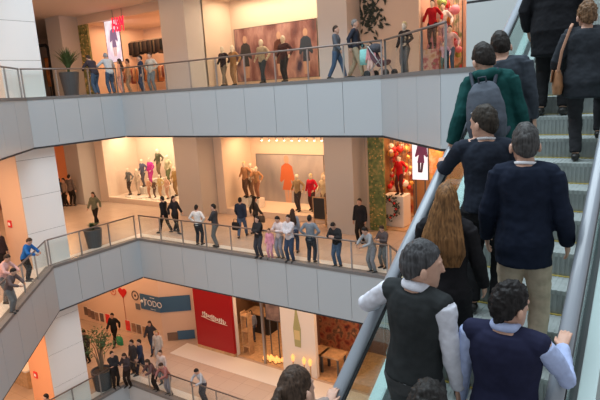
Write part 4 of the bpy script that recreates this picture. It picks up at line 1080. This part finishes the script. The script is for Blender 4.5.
p = m1(263, 236); handbag(p + Vector((0, 0, .62)), .36, .16, .30, (.10, .07, .05), 'brown bag at the side of the long haired woman')
p = u2(364.5, 16.6); handbag(p + Vector((0, 0, .42)), .36, .16, .5, (.30, .62, .60), 'turquoise shopping bag between the walking man and the child')
# pushchair
t = empty('pushchair', u2(380, 16.55), 'dark pushchair at the upper railing near the small child', 'pushchair', None, R(-100))
bm = bmesh.new()
for sx in (-1, 1):
    tube(bm, [(sx*.24, .38, .12), (sx*.24, -.28, .98), (sx*.22, -.42, 1.04)], .016, 8); tube(bm, [(sx*.24, -.36, .12), (sx*.24, .18, .55)], .016, 8)
tube(bm, [(-.22, -.42, 1.04), (.22, -.42, 1.04)], .02, 8); build('frame', bm, M_STEEL, t, True)
bm = bmesh.new(); loft(bm, [(Vector((0, .28, .45)), Vector((.20, 0, 0)), Vector((0, .05, .09))), (Vector((0, 0, .42)), Vector((.21, 0, 0)), Vector((0, .03, .10))), (Vector((0, -.18, .62)), Vector((.21, 0, 0)), Vector((0, .10, .05))), (Vector((0, -.30, .92)), Vector((.20, 0, 0)), Vector((0, .08, .03)))], 12, .3); build('seat', bm, cloth((.16, .08, .10)), t, True)
bm = bmesh.new(); ell(bm, (0, -.18, .92), .23, .26, .16, 12, 8); build('hood', bm, cloth((.09, .09, .11)), t, True)
for sx in (-1, 1):
    for y in (-.36, .38):
        bm = bmesh.new(); tube(bm, [(sx*.24-.02, y, .12), (sx*.24+.02, y, .12)], .12, 14, bulge=.05); build('wheel', bm, M_BLACK, t, True)

# ------------------------------------------------------------------ plants
def planter(p, label, r0_, r1_, h, kind, ph, seed):
    rnd = random.Random(seed)
    t = empty('potted_plant', p, label, 'plant')
    bm = bmesh.new(); n = 20
    prof = [(r0_, 0), (r1_, h), (r1_-.04, h), (r1_-.06, h-.08)]
    rows = [[bm.verts.new((r*math.cos(6.2832*k/n), r*math.sin(6.2832*k/n), z)) for k in range(n)] for r, z in prof]
    bm.faces.new(rows[0][::-1])
    for a, b in zip(rows, rows[1:]):
        for k in range(n): bm.faces.new((a[k], a[(k+1) % n], b[(k+1) % n], b[k]))
    bm.faces.new(rows[-1]); build('pot', bm, mat('pot_slate', (.085, .09, .10), .5), t, False)
    bm = bmesh.new(); ell(bm, (0, 0, h-.08), r1_-.07, r1_-.07, .04, 12, 6); build('soil', bm, M_SOIL, t)
    bm = bmesh.new()
    if kind == 'blades':
        for i in range(110):
            a = rnd.uniform(0, 6.283); L = rnd.uniform(.6, 1)*ph; o = rnd.uniform(.15, .75); wd = .05
            d = Vector((math.cos(a), math.sin(a), 0)); e = Vector((-d.y, d.x, 0))
            pr = None
            for j in range(5):
                f = j/4; c = Vector((0, 0, h-.06)) + d*(o*L*f*f + .12*rnd.random()*0) + Vector((0, 0, L*(f - .28*o*f*f)))
                ww = wd*(1-f)**.6 + .004; q = (bm.verts.new(c - e*ww), bm.verts.new(c + e*ww))
                if pr: bm.faces.new((pr[0], pr[1], q[1], q[0]))
                pr = q
        build('foliage', bm, M_LEAF, t)
    else:
        st = bmesh.new()
        for i in range(14):
            a = rnd.uniform(0, 6.283); rr = rnd.uniform(.15, .95); top = Vector((math.cos(a)*rr, math.sin(a)*rr, h + ph*rnd.uniform(.5, 1)))
            base = Vector((rnd.gauss(0, .05), rnd.gauss(0, .05), h-.1)); mid = base*.4 + Vector((top.x*.3, top.y*.3, top.z*.6))
            tube(st, [base, mid, top], [.025, .016, .006], 6)
            for j in range(26):
                f = rnd.uniform(.35, 1); c = (mid*(1-f) + top*f) + Vector((rnd.gauss(0, .10), rnd.gauss(0, .10), rnd.gauss(0, .10)))
                d = Vector((rnd.gauss(0, 1), rnd.gauss(0, 1), rnd.gauss(0, .6))).normalized(); e = d.cross(Vector((rnd.random(), rnd.random(), 1))).normalized()
                bm.faces.new([bm.verts.new(c + v) for v in (-d*.09, e*.035, d*.09, -e*.035)])
        build('foliage', bm, M_LEAF, t); build('stems', st, M_STEM, t)
p = aty(67, 60, 15.2); planter(Vector((p.x, 15.2, F2)), 'leafy plant in a tall slate pot on the upper floor', .30, .43, 1.1, 'blades', 1.25, 1)
planter(m1(95, 247), 'dark slate planter at the middle floor railing', .29, .39, .82, 'blades', .40, 2)
planter(m0(104, 388)*1, 'small leafy tree in a slate pot on the ground floor', .37, .47, .92, 'tree', 1.9, 4)

# red fire call boxes on the orange side of the pillar
for F, lab in ((F1, 'small red alarm box on the middle floor pillar'), (F0, 'small red alarm box on the ground floor pillar')):
    t = empty('alarm_box', (-21.35, 10.935, F+1.75), lab, 'alarm box')
    boxo('case', -.13, .13, -.05, .01, -.14, .14, mat('alarm_red', (.70, .03, .03), .4), t, bevel=.01); boxo('window', -.07, .07, -.056, -.045, -.06, .06, M_PLATE, t)
# low wooden counter at the left railing
# ------------------------------------------------------------------ ground floor mural, sign, red wall
dM = (Vector(MUR1) - Vector(MUR0)).normalized(); nM = Vector((dM.y, -dM.x)); aM = math.atan2(dM.y, dM.x)
dQ = (Vector(MUR2) - Vector(MUR1)).normalized(); nQ = Vector((dQ.y, -dQ.x)); aQ = math.atan2(dQ.y, dQ.x)
def onwall(px, py, P0=MUR0, n=nM, off=.02):
    d = pray(px, py); P = Vector((P0[0], P0[1])) + n*off; k = (P - Vector((CP.x, CP.y))).dot(n)/Vector((d.x, d.y)).dot(n)
    return CP + d*k
# blue sign folded round the corner
c0 = onwall(140.5, 299); zt, zb = 3.02, 2.02
zt = onwall(164, 298.4).z; zb = onwall(164, 313.4).z
t = empty('mural_sign', (MUR1[0], MUR1[1], zb), 'long blue sign with white lettering folded round the cream wall corner', 'sign')
L1_ = (Vector(MUR1) - Vector((c0.x, c0.y))).length; L2_ = 1.62
bm = bmesh.new(); o0 = Vector(MUR1)
pts = [Vector(MUR1) - dM*L1_ + nM*.01, Vector(MUR1) + nM*.01 + dM*.0, Vector(MUR1) + dQ*L2_ + nQ*.01, Vector(MUR1) + dQ*L2_ + nQ*.05, Vector(MUR1) + (nM + nQ).normalized()*.055, Vector(MUR1) - dM*L1_ + nM*.05]
prism(bm, [tuple(q - o0) for q in pts], 0, zt-zb)
build('panel', bm, mat('sign_blue', (.05, .14, .27), .5), t)
M_SIGNW = mat('sign_white', (.75, .78, .82), .5)
def wtext(s, size, along, z, **kw):
    q = -dM*along + nM*.056
    return text('lettering', s, size, (q.x, q.y, z), M_SIGNW, t, (R(90), 0, aM), .006, **kw)
h_ = zt - zb
wtext('TODO', .46, L1_*.33, h_*.48)
bm = bmesh.new()
for j, (u0_, u1_, z0, z1) in enumerate(((.22, .32, .84, .88), (.34, .46, .84, .88), (.20, .32, .10, .13), (.34, .48, .10, .13), (.76, .79, .22, .78))):
    M = Matrix(((dM.x, nM.x, 0, 0), (dM.y, nM.y, 0, 0), (0, 0, 1, 0), (0, 0, 0, 1)))
    box(bm, -L1_*u1_, -L1_*u0_, .05, .058, h_*z0, h_*z1, 0, M)
q = -dM*L1_*.9 + nM*.055; ell(bm, (q.x, q.y, h_*.52), .09, .09, .09, 10, 6)
build('small_print', bm, M_SIGNW, t)
# row of pictures along the foot of the mural
cols = [(.10, .07, .06), (.16, .10, .08), (.12, .08, .07), (.20, .13, .10), (.09, .07, .07), (.55, .03, .03), (.55, .03, .03), (.22, .13, .09), (.14, .10, .08), (.26, .16, .10), (.16, .13, .13), (.40, .16, .08)]
pos = [(86, 311), (89.5, 313), (93, 315), (97, 316.5), (102, 317.5), (108, 319), (128, 325.5), (134, 327.5), (139, 329), (145, 331), (150, 333), (157.5, 336)]
names = ['leftmost dark', 'second dark', 'third dark', 'fourth brown', 'fifth dark', 'left red', 'right red', 'first brown right of the red', 'second brown right of the red', 'third brown right of the red', 'grey', 'orange']
for i, ((px, py), c, nm_) in enumerate(zip(pos, cols, names)):
    q = onwall(px, py); t = empty('wall_picture', q, '%s picture in the row along the cream wall' % nm_, 'picture', 'pictures along the cream wall', aM)
    s_ = .26 if 'red' not in nm_.split()[1:2] else .30
    boxo('print', -s_*.62, s_*.62, -.012, .012, -s_, s_, mottle('pic_%d' % i, [c, tuple(min(1, v*2.0) for v in c)], 3), t)
    boxo('mount', -s_*.66, s_*.66, .0, .018, -s_*1.05, s_*1.05, M_PLATE, t)
q0 = onwall(173, 337, MUR1, nQ); t = empty('wall_picture', q0, 'brown square picture low on the cream wall below the blue sign', 'picture', None, aQ); boxo('print', -.28, .28, -.02, .0, -.26, .26, mat('pic_brown', (.22, .15, .11), .6), t)
q0 = onwall(187, 334.5, MUR1, nQ); t = empty('wall_picture', q0, 'blue strip low on the cream wall beside the red wall', 'picture', None, aQ); boxo('print', -.50, .42, -.02, .0, -.25, .25, mat('pic_blue', (.06, .16, .30), .6), t)
# heart, rings and a square stuck on the mural
q = onwall(122.5, 292.5); t = empty('heart_decal', q, 'red heart on a string on the cream wall', 'decal', None, aM)
bm = bmesh.new(); pts = []
for i in range(24):
    a = 6.2832*i/24; pts.append((.021*16*math.sin(a)**3, .021*(13*math.cos(a)-5*math.cos(2*a)-2*math.cos(3*a)-math.cos(4*a))))
f = [bm.verts.new((x, -.02, z)) for x, z in pts]; g_ = [bm.verts.new((x, .01, z)) for x, z in pts]; bm.faces.new(f); bm.faces.new(g_[::-1])
for i in range(24): bm.faces.new((f[i], g_[i], g_[(i+1) % 24], f[(i+1) % 24]))
build('heart', bm, mat('heart_red', (.62, .02, .02), .5), t); boxo('string', -.012, .012, -.01, .01, -1.75, -.34, mat('string', (.45, .16, .10), .7), t)
for px, py, c, lab, r in ((113, 291, (.62, .22, .16), 'pale red ring on the cream wall left of the heart', .22), (135, 295.5, (.10, .08, .08), 'dark ring on the cream wall right of the heart', .25)):
    q = onwall(px, py); t = empty('ring_decal', q, lab, 'decal', None, aM); bm = bmesh.new(); tube(bm, [(r*math.cos(6.2832*i/24), 0, r*math.sin(6.2832*i/24)) for i in range(25)], .035, 6, flat=.6); build('ring', bm, mat('ring_%.2f' % c[0], c, .6), t, True)
    bm = bmesh.new(); ell(bm, (0, 0, 0), .08, .02, .08, 10, 6); build('spot', bm, mat('ring_%.2f' % c[0], c, .6), t, True)
q = onwall(138, 306.5); t = empty('wall_picture', q, 'small grey square on the cream wall below the dark ring', 'picture', None, aM); boxo('print', -.17, .17, -.02, 0, -.17, .17, mat('pic_grey', (.16, .16, .18), .6), t)
# red wall with white script
t = empty('red_wall_panel', (-18.33, 18.6, 0), 'glossy red shop wall with white script lettering', 'panel')
boxo('panel', -1.25, 1.25, -.08, .09, .16, 4.7, M_RED, t); boxo('plinth', -1.25, 1.25, -.10, .09, 0, .16, M_WOOD, t)
a = aty(202.5, 313.5, 18.5); b = aty(225.5, 323, 18.5); o0 = Vector((-18.33, 18.6, 0)); bm = bmesh.new(); P = []
for i in range(120):
    f = i/119; c = a.lerp(b, f) - o0
    P.append((c.x + .055*math.cos(f*78), -.10, c.z + (.10 + .05*math.sin(f*17))*math.sin(f*78)))
tube(bm, P, .020, 6, flat=.5); tube(bm, [(a.x-o0.x-.1, -.10, a.z-.16), ((a.x+b.x)/2-o0.x, -.10, (a.z+b.z)/2-.18), (b.x-o0.x+.1, -.10, b.z-.12)], .014, 6)
build('script_lettering', bm, M_PLATE, t, True)
# kiosk fittings behind the red wall
t = empty('kiosk_counter', (-17.9, 21.2, F0+.02), 'dark counter unit inside the kiosk beside the red wall', 'counter')
boxo('body', -.55, .9, 0, .8, 0, 1.05, M_BLACK, t); boxo('top', -.6, .95, -.05, .85, 1.05, 1.12, M_WOOD, t)
boxo('upper_cabinet', -.6, 1.0, .9, 1.3, 1.7, 3.6, M_BLACK, t)
t = empty('display_shelf', (-16.72, 19.0, F0+.02), 'open wooden shelf just inside the kiosk entrance', 'shelf')
for z in (.4, 1.2, 2.0): boxo('shelf_board', -.2, .2, 0, .35, z, z+.05, M_WOOD, t)
for sx in (-1, 1): boxo('side_panel', sx*.2-.015, sx*.2+.015, 0, .35, 0, 2.2, M_WOOD, t)
p = aty(262, 320, 18.7); o = boxo('trim_3', p.x-.06, p.x+.06, 18.68, 18.8, 0, 4.7, M_STEEL); o['kind'] = 'structure'
t, w_, h_ = plate('poster', 19.4, 265, 280, 300, 322, mottle('kiosk_pic', [(.10, .08, .09), (.28, .20, .18), (.50, .36, .30)], 2), 'dim dark poster beside the white panel in the kiosk', 'poster', foot=F0+.02)
rnd = random.Random(21)
for i in range(9):
    p = aty(265 + i*1.9, 356 + i*.75, 19.0); p.z = F0 + .02
    t = empty('lantern', (p.x, 18.95 + .12*(i % 3), F0+.02), 'glowing lantern on the floor of the kiosk window', 'lantern', 'lanterns in the kiosk window')
    bm = bmesh.new(); tube(bm, [(0, 0, .02), (0, 0, .16), (0, 0, .24)], [.07, .08, .04], 8, bulge=.1); build('shade', bm, mat('lantern_glow', (.9, .5, .2), .4, emit=(1, .45, .12), estr=1.1), t, True)
    boxo('base', -.08, .08, -.08, .08, 0, .025, M_BLACK, t)
# bottle picture on the white panel
p = aty(297, 330, 18.69); t = empty('bottle_picture', (p.x, 18.69, F0+1.35), 'green bottle picture on the white ground floor panel', 'picture')
bm = bmesh.new(); pts = [(-.16, 0), (.16, 0), (.20, .9), (.10, 1.4), (.05, 1.7), (.05, 2.2), (-.05, 2.2), (-.05, 1.7), (-.10, 1.4), (-.20, .9)]
f = [bm.verts.new((x, -.015, z)) for x, z in pts]; g_ = [bm.verts.new((x, .005, z)) for x, z in pts]; bm.faces.new(f); bm.faces.new(g_[::-1])
for i in range(len(pts)): bm.faces.new((f[i], g_[i], g_[(i+1) % len(pts)], f[(i+1) % len(pts)]))
build('print', bm, mat('bottle_green', (.42, .42, .20), .5), t); boxo('label', -.15, .15, -.025, -.01, .35, .8, mat('bottle_label', (.72, .60, .30), .5), t)
for i, px in enumerate((292, 303, 309)):
    p = aty(px, 355, 18.4); t = empty('table_lamp', (p.x, 18.45, F0), ('left', 'middle', 'right')[i] + ' floor lamp with an orange glow before the white panel', 'lamp', 'lamps before the white panel')
    bm = bmesh.new(); tube(bm, [(0, 0, 0), (0, 0, .75)], .03, 8); build('stem', bm, M_WOOD, t); bm = bmesh.new(); tube(bm, [(0, 0, .75), (0, 0, .95), (0, 0, 1.05)], [.06, .09, .03], 10); build('lamp_shade', bm, mat('lantern_glow', (.9, .5, .2), .4, emit=(1, .45, .12), estr=2.2), t, True)
# right hand shop of the ground floor
t, w_, h_ = plate('backdrop', 21.6, 312, 362, 305, 400, mottle('wine_shop', [(.06, .03, .03), (.30, .06, .04), (.45, .20, .10), (.12, .07, .05), (.60, .32, .16)], 2.5), 'dark red and brown shelving at the back of the right ground floor shop', 'shelving')
for i, px in enumerate((318, 334)):
    p = aty(px, 372, 19.6); t = empty('shop_table', (p.x, 19.6, F0+.02), ('left', 'right')[i] + ' dark wooden table in the right ground floor shop', 'table')
    boxo('table_top', -.5, .5, -.4, .4, .82, .9, M_WOOD, t)
    for sx in (-1, 1):
        for sy in (-1, 1): boxo('leg', sx*.42-.04, sx*.42+.04, sy*.32-.04, sy*.32+.04, 0, .82, M_DGREY, t)
# left shops behind the slanting railing
t, w_, h_ = plate('backdrop', 17.0, -14, 6, 138, 235, mottle('left_shop', [(.60, .16, .05), (.75, .35, .15), (.30, .05, .04), (.80, .60, .45)], 1.2), 'orange and red shop front at the left edge of the middle floor', 'shop front')
t, w_, h_ = plate('backdrop', 12.6, 2, 37, 352, 388, mottle('left_shop_low', [(.05, .04, .04), (.45, .04, .05), (.10, .08, .08), (.60, .50, .42), (.06, .05, .05)], 1.6), 'dark and red shop front at the lower left behind the orange pillar', 'shop front')
t.location.z = F0
t = empty('service_counter', (-24.6, 11.7, F0), 'pale wooden counter at the lower left before the dark shop front', 'counter')
boxo('body', -1.6, .9, 0, .5, 0, .85, M_WOOD, t); boxo('top', -1.65, .95, -.05, .55, .85, .92, M_PLATE, t)
